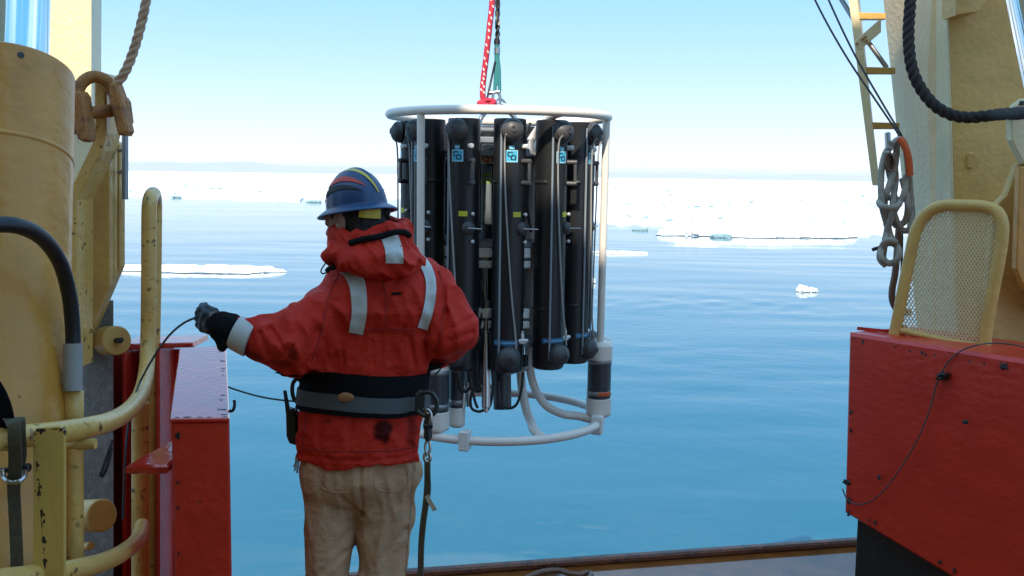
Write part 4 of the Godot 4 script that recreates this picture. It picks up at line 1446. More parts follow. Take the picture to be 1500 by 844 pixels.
func bottle(parent: Node3D) -> MeshInstance3D:
	var R := 0.0755
	var H := 0.59
	var mb := MB.new()
	lathe(mb, [Vector2(0.0, -H), Vector2(R - 0.008, -H), Vector2(R - 0.008, -H), Vector2(R, -H + 0.008), Vector2(R, -H + 0.008), Vector2(R, H - 0.004), Vector2(R, H - 0.004), Vector2(R - 0.004, H), Vector2(R - 0.004, H), Vector2(R - 0.009, H), Vector2(R - 0.009, H), Vector2(R - 0.012, H - 0.12), Vector2(R - 0.012, H - 0.12), Vector2(0, H - 0.12)], Transform3D(), 48)
	var b := raw_part("sampling_bottle", mb, M.black_pvc, parent)
	for s in [1.0, -1.0]:
		mb = MB.new()
		var y := 0.535 if s > 0 else -0.515
		var xf := Transform3D(turned(Vector3(0, 0.10 * s, 1)), Vector3(0, y, R - 0.004))
		mb.tint = Color(1, 1, 1)
		lathe(mb, [Vector2(0, -0.004), Vector2(0.05, -0.004), Vector2(0.054, 0.0), Vector2(0.0545, 0.012), Vector2(0.0545, 0.012), Vector2(0.050, 0.014), Vector2(0.050, 0.014), Vector2(0.0525, 0.022), Vector2(0.050, 0.028), Vector2(0.042, 0.039), Vector2(0.026, 0.050), Vector2(0.014, 0.055), Vector2(0.013, 0.055), Vector2(0.013, 0.055)], xf, 36)
		mb.tint = Color(5, 5, 5)
		lathe(mb, [Vector2(0.0135, 0.052), Vector2(0.0135, 0.059), Vector2(0.0135, 0.059), Vector2(0.008, 0.059), Vector2(0.008, 0.059), Vector2(0.008, 0.055)], xf, 18)
		mb.tint = Color(0.6, 0.6, 0.6)
		lathe(mb, [Vector2(0.008, 0.056), Vector2(0, 0.056)], xf, 18)
		raw_part("end_cap", mb, M.cap, b)
	mb = MB.new()
	tube(mb, smooth([Vector3(-0.032, 0.515, 0.115), Vector3(-0.036, 0.46, 0.092), Vector3(-0.026, 0.2, 0.088), Vector3(0.004, -0.2, 0.088), Vector3(0.026, -0.40, 0.092), Vector3(0.03, -0.47, 0.10)], 6), 0.0042, 8)
	raw_part("lanyard", mb, M.nylon, b)
	mb = MB.new()
	patch(mb, R + 0.0012, 0.0, 0.38, 0.39, 0.465)
	raw_part("maker_label", mb, M.logo, b)
	mb = MB.new()
	patch(mb, R + 0.0012, 0.40, 0.27, 0.139, 0.163)
	raw_part("yellow_label", mb, M.yellow, b)
	mb = MB.new()
	patch(mb, R + 0.0012, -0.25, 0.8, -0.458, -0.436)
	raw_part("band_label", mb, M.strip, b)
	mb = MB.new()
	var a := 0.80
	for y in [0.395, 0.295]: cyl(mb, round_at(a, R - 0.006, y), round_at(a, R + 0.047, y), 0.0115, 0.003, 16)
	rod(mb, round_at(a, R + 0.038, 0.392), round_at(a, R + 0.038, 0.298), 0.0082, 12)
	raw_part("handle", mb, M.cap, b)
	mb = MB.new()
	cyl(mb, round_at(0.78, R - 0.004, 0.462), round_at(0.78, R + 0.030, 0.462), 0.0115, 0.003, 16)
	raw_part("vent_knob", mb, M.white_plastic, b)
	mb = MB.new()
	for y in [0.150, 0.022]:
		mb = MB.new()
		lathe(mb, [Vector2(0, -0.009), Vector2(0.0065, -0.0065), Vector2(0.009, 0), Vector2(0.0065, 0.0065), Vector2(0, 0.009)], Transform3D(Basis(), round_at(0.95, R + 0.012, y)), 12)
		rod(mb, round_at(0.95, R - 0.003, y), round_at(0.95, R + 0.008, y), 0.003, 8)
		raw_part("stop_ball", mb, M.white_plastic, b)
	mb = MB.new()
	lathe(mb, [Vector2(0, 0), Vector2(0.031, 0), Vector2(0.031, 0.014), Vector2(0.024, 0.024), Vector2(0.0, 0.027)], Transform3D(turned(round_at(0.75, 1, 0)), round_at(0.75, R - 0.004, 0.085)), 24)
	var knob := raw_part("spigot", mb, M.cap, b)
	mb = MB.new()
	rod(mb, round_at(0.75, R + 0.027, 0.085) + Vector3(-0.012, 0, 0.0), round_at(0.75, R + 0.027, 0.083) + Vector3(0.058, 0, 0.0), 0.003, 8)
	raw_part("spigot_rod", mb, M.steel, b)
	mb = MB.new()
	var at := round_at(0.95, R + 0.006, -0.452)
	cyl(mb, at, at + Vector3(0, 0.045, 0), 0.008, 0.002, 12)
	cyl(mb, at + Vector3(-0.022, 0.012, 0.004), at + Vector3(0.026, 0.012, 0.004), 0.0085, 0.002, 12)
	box(mb, Vector3(0.03, 0.022, 0.02), Transform3D(Basis(), at + Vector3(0, 0.008, 0)), 0.003)
	cyl(mb, at + Vector3(0, 0.043, 0), at + Vector3(0, 0.058, 0), 0.0045, 0.001, 10)
	raw_part("drain_valve", mb, M.white_plastic, b)
	for y in [0.30, -0.30]:
		mb = MB.new()
		lathe(mb, [Vector2(R, y - 0.009), Vector2(R + 0.0022, y - 0.008), Vector2(R + 0.0022, y + 0.008), Vector2(R, y + 0.009)], Transform3D(), 40, PI * 0.8, PI * 1.4)
		raw_part("clamp_band", mb, M.dark_steel, b)
	mb = MB.new()
	rod(mb, round_at(-0.62, R + 0.006, 0.56), round_at(-0.62, R + 0.006, -0.54), 0.0055, 10)
	raw_part("sheen_strip", mb, M.tube_and_sheen, b)  # pale strip drawn for the sheen along the barrel
	return b

func build_rosette() -> void:
	M.tube_and_sheen = mat(Color(0.24, 0.28, 0.32), 0.18)  # for the sensor tube and the sheen drawn on the bottles
	var D := 5.3
	var ctr := P(728, 400, D)
	var c := Vector3(ctr.x, 0, ctr.z)
	var ros := thing("sampling_rosette", "round frame of black water sampling bottles hanging over the sea", "water sampler", Vector3(c.x, 0.45, c.z))
	var top := P(728, 162, 4.74).y
	var low := P(728, 655, 4.74).y
	var R := 0.545
	var mb: MB
	var on_ring := func(deg: float, r: float, y: float) -> Vector3:
		var t := deg_to_rad(deg)
		return Vector3(c.x + sin(t) * r, y, c.z + cos(t) * r)
	for y in [top, low]:
		mb = MB.new()
		var line := []
		for k in 96: line.append(on_ring.call(k * 3.75, R, y))
		tube(mb, line, 0.0215, 16, false, true)
		part("ring", mb, M.white_tube, ros)
	# the three posts with their float housings
	var posts := [78.0, -41.0, 198.0]
	for deg in posts:
		mb = MB.new()
		rod(mb, on_ring.call(deg, R - 0.004, top - 0.01), on_ring.call(deg, R - 0.01, low + 0.06), 0.0185, 16)
		part("post", mb, M.white_tube, ros)
		for k in [0, 1]:
			var dd: float = deg + (2.5 if k == 0 else (8.0 if deg == 78.0 else 13.0))
			var rr := R - 0.012 if k == 0 else R - 0.13
			var rad := 0.064 if k == 0 else 0.052
			if deg == 78.0 and k == 1:
				dd = 95.0
				rr = R + 0.0
				rad = 0.056
			if deg == -41.0:
				dd = -32.0 if k == 0 else -27.0
				rr = R - 0.03 if k == 0 else R - 0.15
				if k == 1: rad = 0.04
			var base: Vector3 = on_ring.call(dd, rr, low + 0.02)
			var hgt := 0.385
			mb = MB.new()
			lathe(mb, [Vector2(rad * 0.93, 0.09), Vector2(rad * 0.93, hgt - 0.09)], Transform3D(Basis(), base), 36)
			var hs := part("housing", mb, M.dark_blue_grey, ros)
			mb = MB.new()
			lathe(mb, [Vector2(0, 0), Vector2(rad * 0.7, 0), Vector2(rad * 0.95, 0.008), Vector2(rad, 0.02), Vector2(rad, 0.02), Vector2(rad, 0.095), Vector2(rad, 0.095), Vector2(rad * 0.92, 0.098)], Transform3D(Basis(), base), 36)
			part("end_cap", mb, M.white_tube, hs)
			mb = MB.new()
			lathe(mb, [Vector2(rad * 0.92, hgt - 0.092), Vector2(rad, hgt - 0.089), Vector2(rad, hgt - 0.089), Vector2(rad, hgt - 0.02), Vector2(rad, hgt - 0.02), Vector2(rad * 0.9, hgt - 0.006), Vector2(rad * 0.55, hgt + 0.004), Vector2(0, hgt + 0.008)], Transform3D(Basis(), base), 36)
			part("end_cap", mb, M.white_tube, hs)
			for y in [0.125, 0.285]:
				mb = MB.new()
				lathe(mb, [Vector2(rad * 0.93, y - 0.011), Vector2(rad * 0.97, y - 0.010), Vector2(rad * 0.97, y + 0.010), Vector2(rad * 0.93, y + 0.011)], Transform3D(Basis(), base), 36)
				part("band", mb, M.grey_steel, hs)
			if deg == 78.0:
				mb = MB.new()
				lathe(mb, [Vector2(rad * 0.972, 0.116), Vector2(rad * 0.978, 0.117), Vector2(rad * 0.978, 0.134), Vector2(rad * 0.972, 0.135)], Transform3D(Basis(), base), 24, 0.5, 1.2)
				part("orange_tape", mb, M.orange, hs)
		# the bent leg from the middle of the frame to the lower ring
		mb = MB.new()
		var e: float = {78.0: 77.0, -41.0: 26.0, 198.0: 210.0}[deg]
		var inner: float = {78.0: 62.0, -41.0: 40.0, 198.0: 230.0}[deg]
		var ri := 0.19
		tube(mb, smooth([on_ring.call(inner, ri, low + 1.25), on_ring.call(inner, ri, low + 0.7), on_ring.call(inner, ri, low + 0.36), on_ring.call(lerpf(inner, e, 0.08), ri + 0.02, low + 0.2), on_ring.call(lerpf(inner, e, 0.35), ri + 0.08, low + 0.085), on_ring.call(lerpf(inner, e, 0.7), ri + 0.17, low + 0.035), on_ring.call(e, R - 0.11, low + 0.022), on_ring.call(e, R, low)], 8), 0.0215, 16)
		part("bent_leg", mb, M.white_tube, ros)
		mb = MB.new()
		tube(mb, smooth([on_ring.call(e + 8, R, top), on_ring.call(e + 8, R - 0.09, top - 0.015), on_ring.call(inner + 6, ri + 0.07, top - 0.08), on_ring.call(inner, ri + 0.01, top - 0.2), on_ring.call(inner, ri, top - 0.36), on_ring.call(inner, ri, top - 0.6)], 8), 0.0205, 16)
		part("top_brace", mb, M.white_tube, ros)
	for cl in [-14.0, 70.0]:
		mb = MB.new()
		var p: Vector3 = on_ring.call(cl, R, low)
		box(mb, Vector3(0.05, 0.095, 0.058), Transform3D(Basis.from_euler(Vector3(0, deg_to_rad(cl), 0)), p), 0.006)
		part("clamp_block", mb, M.white_plastic, ros)
	# inner plates, pylon and instruments
	mb = MB.new()
	cyl(mb, Vector3(c.x, low + 0.30, c.z), Vector3(c.x, top - 0.14, c.z), 0.085, 0.004, 32)
	part("centre_post", mb, M.dark_steel, ros)
	for y in [top - 0.19, top - 0.62, low + 0.42]:
		mb = MB.new()
		lathe(mb, [Vector2(0.08, y - 0.012), Vector2(0.36, y - 0.012), Vector2(0.36, y - 0.012), Vector2(0.36, y + 0.012), Vector2(0.36, y + 0.012), Vector2(0.08, y + 0.012)], Transform3D(Basis(), Vector3(c.x, 0, c.z)), 48)
		part("support_plate", mb, M.grey_plastic, ros)
	var pole_spots := [[-9.0, 0.33], [22.0, 0.34], [52.0, 0.35], [-38.0, 0.34], [-64.0, 0.34], [82.0, 0.34]]
	for q in pole_spots:
		mb = MB.new()
		rod(mb, on_ring.call(q[0], q[1], low + 0.40), on_ring.call(q[0], q[1], top - (0.6 if q[0] == -9.0 else 0.10)), 0.012, 12)
		part("tie_rod", mb, M.steel, ros)
		for y in [top - 0.66, top - 0.95]:
			mb = MB.new()
			box(mb, Vector3(0.06, 0.048, 0.045), Transform3D(Basis.from_euler(Vector3(0, deg_to_rad(q[0]), 0)), on_ring.call(q[0], q[1] + 0.008, y)), 0.005)
			box(mb, Vector3(0.064, 0.036, 0.045), Transform3D(Basis.from_euler(Vector3(0, deg_to_rad(q[0]), 0)), on_ring.call(q[0], q[1] + 0.004, y - 0.055)), 0.005)
			part("clamp_block", mb, M.white_plastic, ros)
	# sensors seen between the bottles
	mb = MB.new()
	cyl(mb, P(713, 330, 5.0), P(713, 243, 5.02), 0.024, 0.003, 20)
	var tubey := part("sensor_tube", mb, M.tube_and_sheen, ros)
	for y in [256, 262, 268]:
		mb = MB.new()
		lathe(mb, [Vector2(0.0242, -0.006), Vector2(0.0252, -0.005), Vector2(0.0252, 0.005), Vector2(0.0242, 0.006)], Transform3D(Basis(), P(713, y, 5.015)), 20)
		part("green_band", mb, M.lime, tubey)
	mb = MB.new()
	plate(mb, [[700, 226], [724, 226], [724, 240], [700, 240]], 4.93, 0.02, 0.003)
	var sign := part("sensor_plate", mb, M.white_plastic, ros)
	mb = MB.new()
	var loop := []
	for k in 17: loop.append(P(711.5 + 4.2 * cos(TAU * k / 16), 233 + 4.2 * sin(TAU * k / 16), 4.928))
	tube(mb, loop, 0.0038, 8, false)
	rod(mb, P(713, 235, 4.927), P(717, 239, 4.927), 0.0038, 6)
	for s in [[701, 229, 705, 229], [701, 233, 704, 233], [701, 237, 705, 237], [701, 229, 701, 237], [719, 229, 721, 233], [723, 229, 721, 233], [721, 233, 721, 238]]:
		rod(mb, P(s[0], s[1], 4.928), P(s[2], s[3], 4.928), 0.003, 6)
	part("orange_print", mb, M.orange, sign)
	mb = MB.new()
	cyl(mb, P(712, 598, 4.95), P(712, 485, 4.98), 0.021, 0.004, 24)
	cyl(mb, P(712, 604, 4.95), P(712, 596, 4.95), 0.012, 0.002, 16)
	cyl(mb, P(712, 488, 4.98), P(713, 440, 4.98), 0.014, 0.003, 16)
	part("sensor", mb, M.steel, ros)
	mb = MB.new()
	for q in [[736, 600, 735, 500, 5.08, 0.044], [762, 542, 762, 522, 5.15, 0.045], [690, 566, 689, 500, 5.1, 0.030], [660, 600, 660, 500, 5.15, 0.028], [702, 575, 701, 380, 5.2, 0.034]]:
		mb = MB.new()
		cyl(mb, P(q[0], q[1], q[4]), P(q[2], q[3], q[4] + 0.02), q[5], 0.004, 28)
		part("pressure_case", mb, M.dark_blue_grey, ros)
	for q in [[678, 598, 680, 565, 5.0, 0.013], [686, 596, 684, 560, 5.03, 0.009], [722, 567, 700, 567, 4.99, 0.010], [742, 548, 775, 538, 5.0, 0.010]]:
		mb = MB.new()
		cyl(mb, P(q[0], q[1], q[4]), P(q[2], q[3], q[4]), q[5], 0.002, 14)
		part("fitting", mb, M.steel, ros)
	mb = MB.new()
	for l in [[[680, 520], [672, 545], [674, 568], [682, 574], [690, 566]], [[700, 560], [690, 580], [691, 598], [703, 603], [714, 596]], [[730, 560], [732, 588], [745, 598], [757, 592], [764, 570], [766, 545]], [[705, 500], [698, 530], [700, 560], [708, 575]], [[690, 505], [686, 540], [695, 585], [700, 598]], [[718, 520], [722, 560], [719, 590], [712, 604]], [[705, 360], [699, 400], [708, 440], [702, 480]], [[777, 180], [770, 200], [766, 225]], [[775, 250], [772, 300], [778, 340]]]:
		var line := []
		for q in l: line.append(P(q[0], q[1], 4.97))
		mb = MB.new()
		tube(mb, smooth(line, 7), 0.0068, 8)
		part("cable", mb, M.black_rubber, ros)
	mb = MB.new()
	cyl(mb, P(776, 226, 5.0), P(776, 206, 5.02), 0.02, 0.003, 16)
	part("bracket", mb, M.grey_plastic, ros)
	for q in [[772, 234, 0.07, 0.05], [709, 205, 0.12, 0.03], [709, 190, 0.12, 0.02]]:
		mb = MB.new()
		box(mb, Vector3(q[2], q[3], 0.03), Transform3D(Basis(), P(q[0], q[1], 5.05)), 0.005)
		part("bracket", mb, M.grey_plastic, ros)
	# lifting bail over the top
	mb = MB.new()
	tube(mb, smooth([P(701, 195, 5.22), P(704, 175, 5.25), P(716, 160, 5.28), P(732, 155, 5.3), P(748, 166, 5.3), P(756, 178, 5.3), P(760, 200, 5.3)], 8), 0.0125, 12)
	part("lifting_bail", mb, M.steel, ros)
	# bottles
	var mid_y := 1.42
	var proto := bottle(ros)
	for k in 12:
		var b: Node3D = proto if k == 0 else proto.duplicate()
		if k > 0:
			b.name = "sampling_bottle_%03d" % k
			ros.add_child(b)
		var deg := 8.0 + 30.0 * k
		var p: Vector3 = on_ring.call(deg, 0.414, mid_y)
		b.transform = Transform3D(Basis.from_euler(Vector3(0, deg_to_rad(deg), 0)), p - ros.position)

# ---------------------------------------------------------------- the worker
const WD := 3.1
var torso := []              # [height, centre, half width, half depth] from the hem upwards
var jn := {}
var crease: FastNoiseLite
var head_at := Transform3D()

func fold(p: Vector3, big: float, small: float) -> float:
	var a := crease.get_noise_3d(p.x * 5.5, p.y * 3.4, p.z * 5.5)
	var b := crease.get_noise_3d(p.x * 11.0 + p.y * 5.0 + 30.0, p.y * 5.5 - p.x * 4.0, p.z * 9.0)
	return big * a + small * (1.0 - 2.6 * absf(b))

func torso_d(p: Vector3) -> float:
	var i := 0
	while i < torso.size() - 2 and p.y > torso[i + 1][0]: i += 1
	var lo: Array = torso[i]
	var hi: Array = torso[i + 1]
	var t := clampf((p.y - lo[0]) / (hi[0] - lo[0]), 0.0, 1.0)
	var c: Vector3 = (lo[1] as Vector3).lerp(hi[1], t)
	var a: float = lerpf(lo[2], hi[2], t)
	var b: float = lerpf(lo[3], hi[3], t)
	var q := Vector2((p.x - c.x) / a, (p.z - c.z) / b)
	var d := (pow(pow(absf(q.x), 2.5) + pow(absf(q.y), 2.5), 0.4) - 1.0) * minf(a, b)
	return maxf(d, p.y - torso[-1][0])

func jacket_d(p: Vector3) -> float:
	var d := torso_d(p)
	d = smin(d, bone(p, jn.sl, jn.sr, 0.080, 0.076), 0.05)
	var ul := bone(p, jn.sl, jn.el, 0.090, 0.080)
	var fl := bone(p, jn.el, jn.wl, 0.074, 0.043)
	fl = smin(fl, bone(p, jn.el2, jn.el3, 0.056, 0.049), 0.03)
	d = smin(d, smin(ul, fl, 0.025), 0.045)
	var ur := bone(p, jn.sr, jn.er, 0.082, 0.070)
	var fr := bone(p, jn.er, jn.wr, 0.062, 0.046)
	d = smin(d, smin(ur, fr, 0.03), 0.035)
	d = maxf(d, jn.hem - 0.012 * sin(p.x * 21.0) - p.y)
	if absf(d) < 0.03:
		var arm := minf(minf(ul, fl), minf(ur, fr))
		var k := 1.0 - smoothstep(0.0, 0.05, arm)
		d -= fold(p, 0.009 + 0.004 * k, 0.004 + 0.004 * k)
		if p.z > jn.hip.z - 0.02: d += lines_d(p, jn.creases)
		var hem := absf(p.y - jn.hem - 0.025)
		if hem < 0.008: d += 0.0025
	return d

func jacket_tint(p: Vector3) -> Color:
	var s := crease.get_noise_3d(p.x * 30.0, p.y * 30.0, p.z * 30.0)
	var dark := 1.0
	for g in jn.stains:
		var q: Vector3 = p - g[0]
		var r := Vector2(q.x / g[1], q.y / g[2]).length() + 0.35 * s
		if p.z > -3.25: dark = minf(dark, lerpf(g[3], 1.0, smoothstep(0.55, 1.0, r)))
	return Color(dark, dark, dark)

func lines_d(p: Vector3, list: Array) -> float:          # folds pressed into cloth along given lines, with a swell on either side
	var sum := 0.0
	var q := Vector2(p.x, p.y)
	for c in list:
		var a: Vector2 = c[0]
		var ab: Vector2 = c[1] - a
		var t := clampf((q - a).dot(ab) / ab.length_squared(), 0.0, 1.0)
		var u: float = q.distance_to(a + ab * t) / c[2]
		if u < 4.0: sum += c[3] * (exp(-u * u) - 0.55 * exp(-u * u * 0.2)) * (1.0 - 0.4 * t)
	return sum

func hood_d(p: Vector3) -> float:
	var d := egg(p, jn.hood, Vector3(0.128, 0.056, 0.10), jn.hood_turn)
	d = smin(d, bone(p, jn.hood + Vector3(-0.01, 0.0, -0.02), jn.hood_tip, 0.052, 0.014), 0.03)
	d = smin(d, egg(p, jn.hood + Vector3(0.03, -0.028, 0.0), Vector3(0.10, 0.04, 0.095)), 0.025)
	# the standing collar: a ring round the neck
	var q: Vector3 = (p - jn.collar) * jn.collar_turn
	var ring := Vector2(Vector2(q.x / 0.098, q.z / 0.088).length() * 0.092 - 0.092, q.y * 0.62)
	d = smin(d, ring.length() - 0.024, 0.012)
	if absf(d) < 0.03: d -= fold(p * 1.5, 0.007, 0.004)
	return d

func trousers_d(p: Vector3) -> float:
	var d := egg(p, jn.hip, Vector3(0.178, 0.12, 0.125))
	var l := smin(bone(p, jn.hl, jn.kl, 0.083, 0.059), bone(p, jn.kl, jn.al, 0.059, 0.062), 0.02)
	var r := smin(bone(p, jn.hr, jn.kr, 0.089, 0.066), bone(p, jn.kr, jn.ar, 0.066, 0.066), 0.02)
	d = smin(d, smin(l, r, 0.008), 0.025)
	d = maxf(d, 0.09 - p.y)
	if absf(d) < 0.03:
		d -= fold(p * Vector3(1.3, 0.9, 1.3), 0.007, 0.004)
		if p.z > jn.hip.z - 0.02: d += lines_d(p, jn.leg_creases)
	return d

func body_d(p: Vector3) -> float:
	var d := egg(p, jn.hip, Vector3(0.14, 0.12, 0.09))
	d = smin(d, bone(p, jn.hip, jn.chest, 0.11, 0.10), 0.04)
	d = smin(d, bone(p, jn.sl, jn.sr, 0.045, 0.045), 0.03)
	d = smin(d, bone(p, jn.chest, jn.neck, 0.07, 0.052), 0.03)
	d = smin(d, bone(p, jn.neck, head_at.origin, 0.052, 0.05), 0.02)
	for b in [["sl", "el"], ["el", "wl"], ["sr", "er"], ["er", "wr"]]: d = smin(d, bone(p, jn[b[0]], jn[b[1]], 0.036, 0.03), 0.02)
	for b in [["hl", "kl", 0.07, 0.05], ["kl", "al", 0.05, 0.04], ["hr", "kr", 0.07, 0.05], ["kr", "ar", 0.05, 0.04]]: d = smin(d, bone(p, jn[b[0]], jn[b[1]], b[2], b[3]), 0.02)
	return d

func head_d(w: Vector3) -> float:                        # in the head's own axes: x its left, y up, z forward
	var p := head_at.affine_inverse() * w
	var d := egg(p, Vector3(0, 0.02, -0.01), Vector3(0.070, 0.086, 0.088))
	d = smin(d, egg(p, Vector3(0, -0.035, 0.028), Vector3(0.052, 0.062, 0.058)), 0.03)
	d = smin(d, bone(p, Vector3(0, -0.078, 0.062), Vector3(0, -0.07, 0.05), 0.022, 0.03), 0.02)
	d = smin(d, bone(p, Vector3(0, 0.008, 0.083), Vector3(0, -0.026, 0.104), 0.009, 0.013), 0.010)
	d = smin(d, bone(p, Vector3(-0.012, -0.030, 0.090), Vector3(0.012, -0.030, 0.090), 0.009, 0.009), 0.008)
	d = smin(d, bone(p, Vector3(-0.035, 0.020, 0.074), Vector3(0.035, 0.020, 0.074), 0.012, 0.012), 0.014)
	d = smin(d, bone(p, Vector3(-0.016, -0.052, 0.082), Vector3(0.016, -0.052, 0.082), 0.0085, 0.0085), 0.006)
	for s in [-1.0, 1.0]:
		d = -smin(-d, p.distance_to(Vector3(0.031 * s, 0.003, 0.092)) - 0.013, 0.01)
		d = smin(d, p.distance_to(Vector3(0.031 * s, 0.002, 0.074)) - 0.0125, 0.003)
		d = smin(d, egg(p, Vector3(0.074 * s, -0.005, -0.008), Vector3(0.010, 0.030, 0.018)), 0.006)
		d = -smin(-d, p.distance_to(Vector3(0.084 * s, -0.003, -0.004)) - 0.008, 0.006)
	return smin(d, bone(p, Vector3(0, -0.06, -0.03), Vector3(0, -0.14, -0.045), 0.052, 0.055), 0.02)

func hair_d(w: Vector3) -> float:
	var p := head_at.affine_inverse() * w
	var d := egg(p, Vector3(0, 0.024, -0.014), Vector3(0.077, 0.092, 0.094))
	d = smin(d, egg(p, Vector3(0, -0.05, -0.055), Vector3(0.062, 0.06, 0.048)), 0.03)
	d = maxf(d, p.z - 0.035 - 0.3 * p.y)
	d = maxf(d, -(egg(p, Vector3(0.08, -0.01, 0.01), Vector3(0.03, 0.035, 0.03))))
	d = maxf(d, p.y - 0.028)
	return d - 0.003 * crease.get_noise_3d(p.x * 60.0, p.y * 25.0, p.z * 60.0)

func hand_d(p: Vector3, h: Array) -> float:
	var d := bone(p, h[0][0], h[0][1], h[0][2], h[0][3])
	for i in range(1, h.size()):
		var k := 0.010 if h[i][4] == 0 else 0.004
		d = smin(d, bone(p, h[i][0], h[i][1], h[i][2], h[i][3]), k)
	return d

# a gloved hand: palm from wrist to knuckles, four curled fingers and a thumb
func hand_bones(wrist: Vector3, along: Vector3, up: Vector3, side: Vector3, curl: float, big: float) -> Array:
	var out := [[wrist, wrist + along * 0.05, 0.026, 0.030, 0]]
	for i in 4:
		var s := (i - 1.5) * 0.020
		var kn := wrist + along * (0.084 - absf(i - 1.3) * 0.004) + up * (-s) + side * 0.004
		out.append([wrist + along * 0.035 + up * (-s * 0.7), kn, 0.0175, 0.0135, 0])
		var n: float = [0.034, 0.038, 0.036, 0.028][i]
		var d1 := (along * cos(curl) + side * sin(curl)).normalized()
		var d2 := (along * cos(curl * 2.1) + side * sin(curl * 2.1)).normalized()
		var d3 := (along * cos(curl * 2.9) + side * sin(curl * 2.9)).normalized()
		out.append([kn, kn + d1 * n, 0.0128, 0.0118, 1])
		out.append([kn + d1 * n, kn + d1 * n + d2 * n * 0.75, 0.0118, 0.0108, 1])
		out.append([kn + d1 * n + d2 * n * 0.75, kn + d1 * n + d2 * n * 0.75 + d3 * n * 0.55, 0.0108, 0.0098, 1])
	var t0 := wrist + along * 0.022 + up * 0.020 + side * 0.008
	var t1 := t0 + along * 0.036 + up * 0.020 + side * 0.016
	var t2 := t1 + along * 0.034 + side * 0.012 - up * 0.004
	out.append([t0, t1, 0.017, 0.0135, 0])
	out.append([t1, t2, 0.0135, 0.0125, 1])
	out.append([t2, t2 + along * 0.022 + side * 0.012 - up * 0.008, 0.0125, 0.0105, 1])
	for b in out:
		for i in 2: b[i] = wrist + (b[i] - wrist) * big
		for i in [2, 3]: b[i] *= big
	return out

func onto(f: Callable, x: float, y: float, lift: float) -> Vector3:   # the front of a shape, seen at (x, y)
	var dir := (P(x, y, 1.0) - cam_at.origin).normalized()
	var t := 2.45
	for i in 60:
		var d: float = f.call(cam_at.origin + dir * t)
		if d < 0.0006: break
		t += d * 0.7
		if t > 3.8: break
	return cam_at.origin + dir * (t - lift)

func tape(mb: MB, f: Callable, line: Array, widths: Array, lift := 0.004) -> void:   # reflective tape laid on cloth
	var rows := 28
	var cols := 6
	var first := mb.v.size()
	var pts := []
	for p in line: pts.append(Vector3(p[0], p[1], 0))
	var s := smooth(pts, 12)
	for i in rows + 1:
		var u := float(i) / rows
		var q: Vector3 = s[mini(int(u * (s.size() - 1)), s.size() - 1)]
		var q2: Vector3 = s[mini(int(u * (s.size() - 1)) + 1, s.size() - 1)]
		var q1: Vector3 = s[maxi(int(u * (s.size() - 1)) - 1, 0)]
		var t := (q2 - q1).normalized()
		var side := Vector3(-t.y, t.x, 0)
		var w := lerpf(widths[0], widths[1], u)
		for k in cols + 1:
			var o := q + side * w * (float(k) / cols - 0.5)
			mb.vert(onto(f, o.x, o.y, lift), Vector3.BACK)
	for i in rows:
		for k in cols:
			var o := first + i * (cols + 1) + k
			mb.quad(o, o + 1, o + cols + 2, o + cols + 1)
	settle(mb, first)
	for i in range(first, mb.v.size()):
		if mb.n[i].z < 0.0: mb.n[i] = -mb.n[i]

func band(mb: MB, f: Callable, c: Vector3, tilt: float, half: float, lift: float) -> void:   # a belt round the body
	var cols := 72
	var prof := [[-1.0, -0.004], [-1.0, lift - 0.001], [-0.9, lift], [-0.3, lift + 0.0008], [0.3, lift + 0.0008], [0.9, lift], [1.0, lift - 0.001], [1.0, -0.004]]
	var first := mb.v.size()
	for k in cols:
		var a := TAU * k / cols
		var dir := Vector3(sin(a), 0, cos(a))
		for q in prof:
			var y: float = c.y + tilt * dir.x * 0.18 + half * q[0]
			var t := 0.36
			for i in 40:
				var d: float = f.call(Vector3(c.x, y, c.z) + dir * t)
				if d < 0.0006: break
				t -= d * 0.75
			mb.vert(Vector3(c.x, y, c.z) + dir * (t + q[1]), dir)
	var n := prof.size()
	for k in cols:
		for j in n - 1:
			var o := first + k * n + j
			var e := first + ((k + 1) % cols) * n + j
			mb.quad(o, e, e + 1, o + 1)

func hat_point(s: float, phi: float, lift: float) -> Vector3:   # on the crown: s runs from back to front, phi from the top to the wearer's left
	return Vector3((0.092 + lift) * cos(s) * sin(phi), (0.122 + lift) * cos(s) * cos(phi), (0.104 + lift) * sin(s))

func hat_stripe(mb: MB, hat: Transform3D, s0: float, s1: float, p0: Callable, p1: Callable, lift: float) -> void:
	var rows := 26
	var cols := 5
	var first := mb.v.size()
	for i in rows + 1:
		var s := lerpf(s0, s1, float(i) / rows)
		for k in cols + 1:
			var ph := deg_to_rad(lerpf(p0.call(float(i) / rows), p1.call(float(i) / rows), float(k) / cols))
			var q := hat_point(s, ph, lift)
			mb.vert(hat * q, (hat.basis * Vector3(q.x / 0.0085, q.y / 0.0149, q.z / 0.0108)).normalized())
	for i in rows:
		for k in cols:
			var o := first + i * (cols + 1) + k
			mb.quad(o, o + 1, o + cols + 2, o + cols + 1)

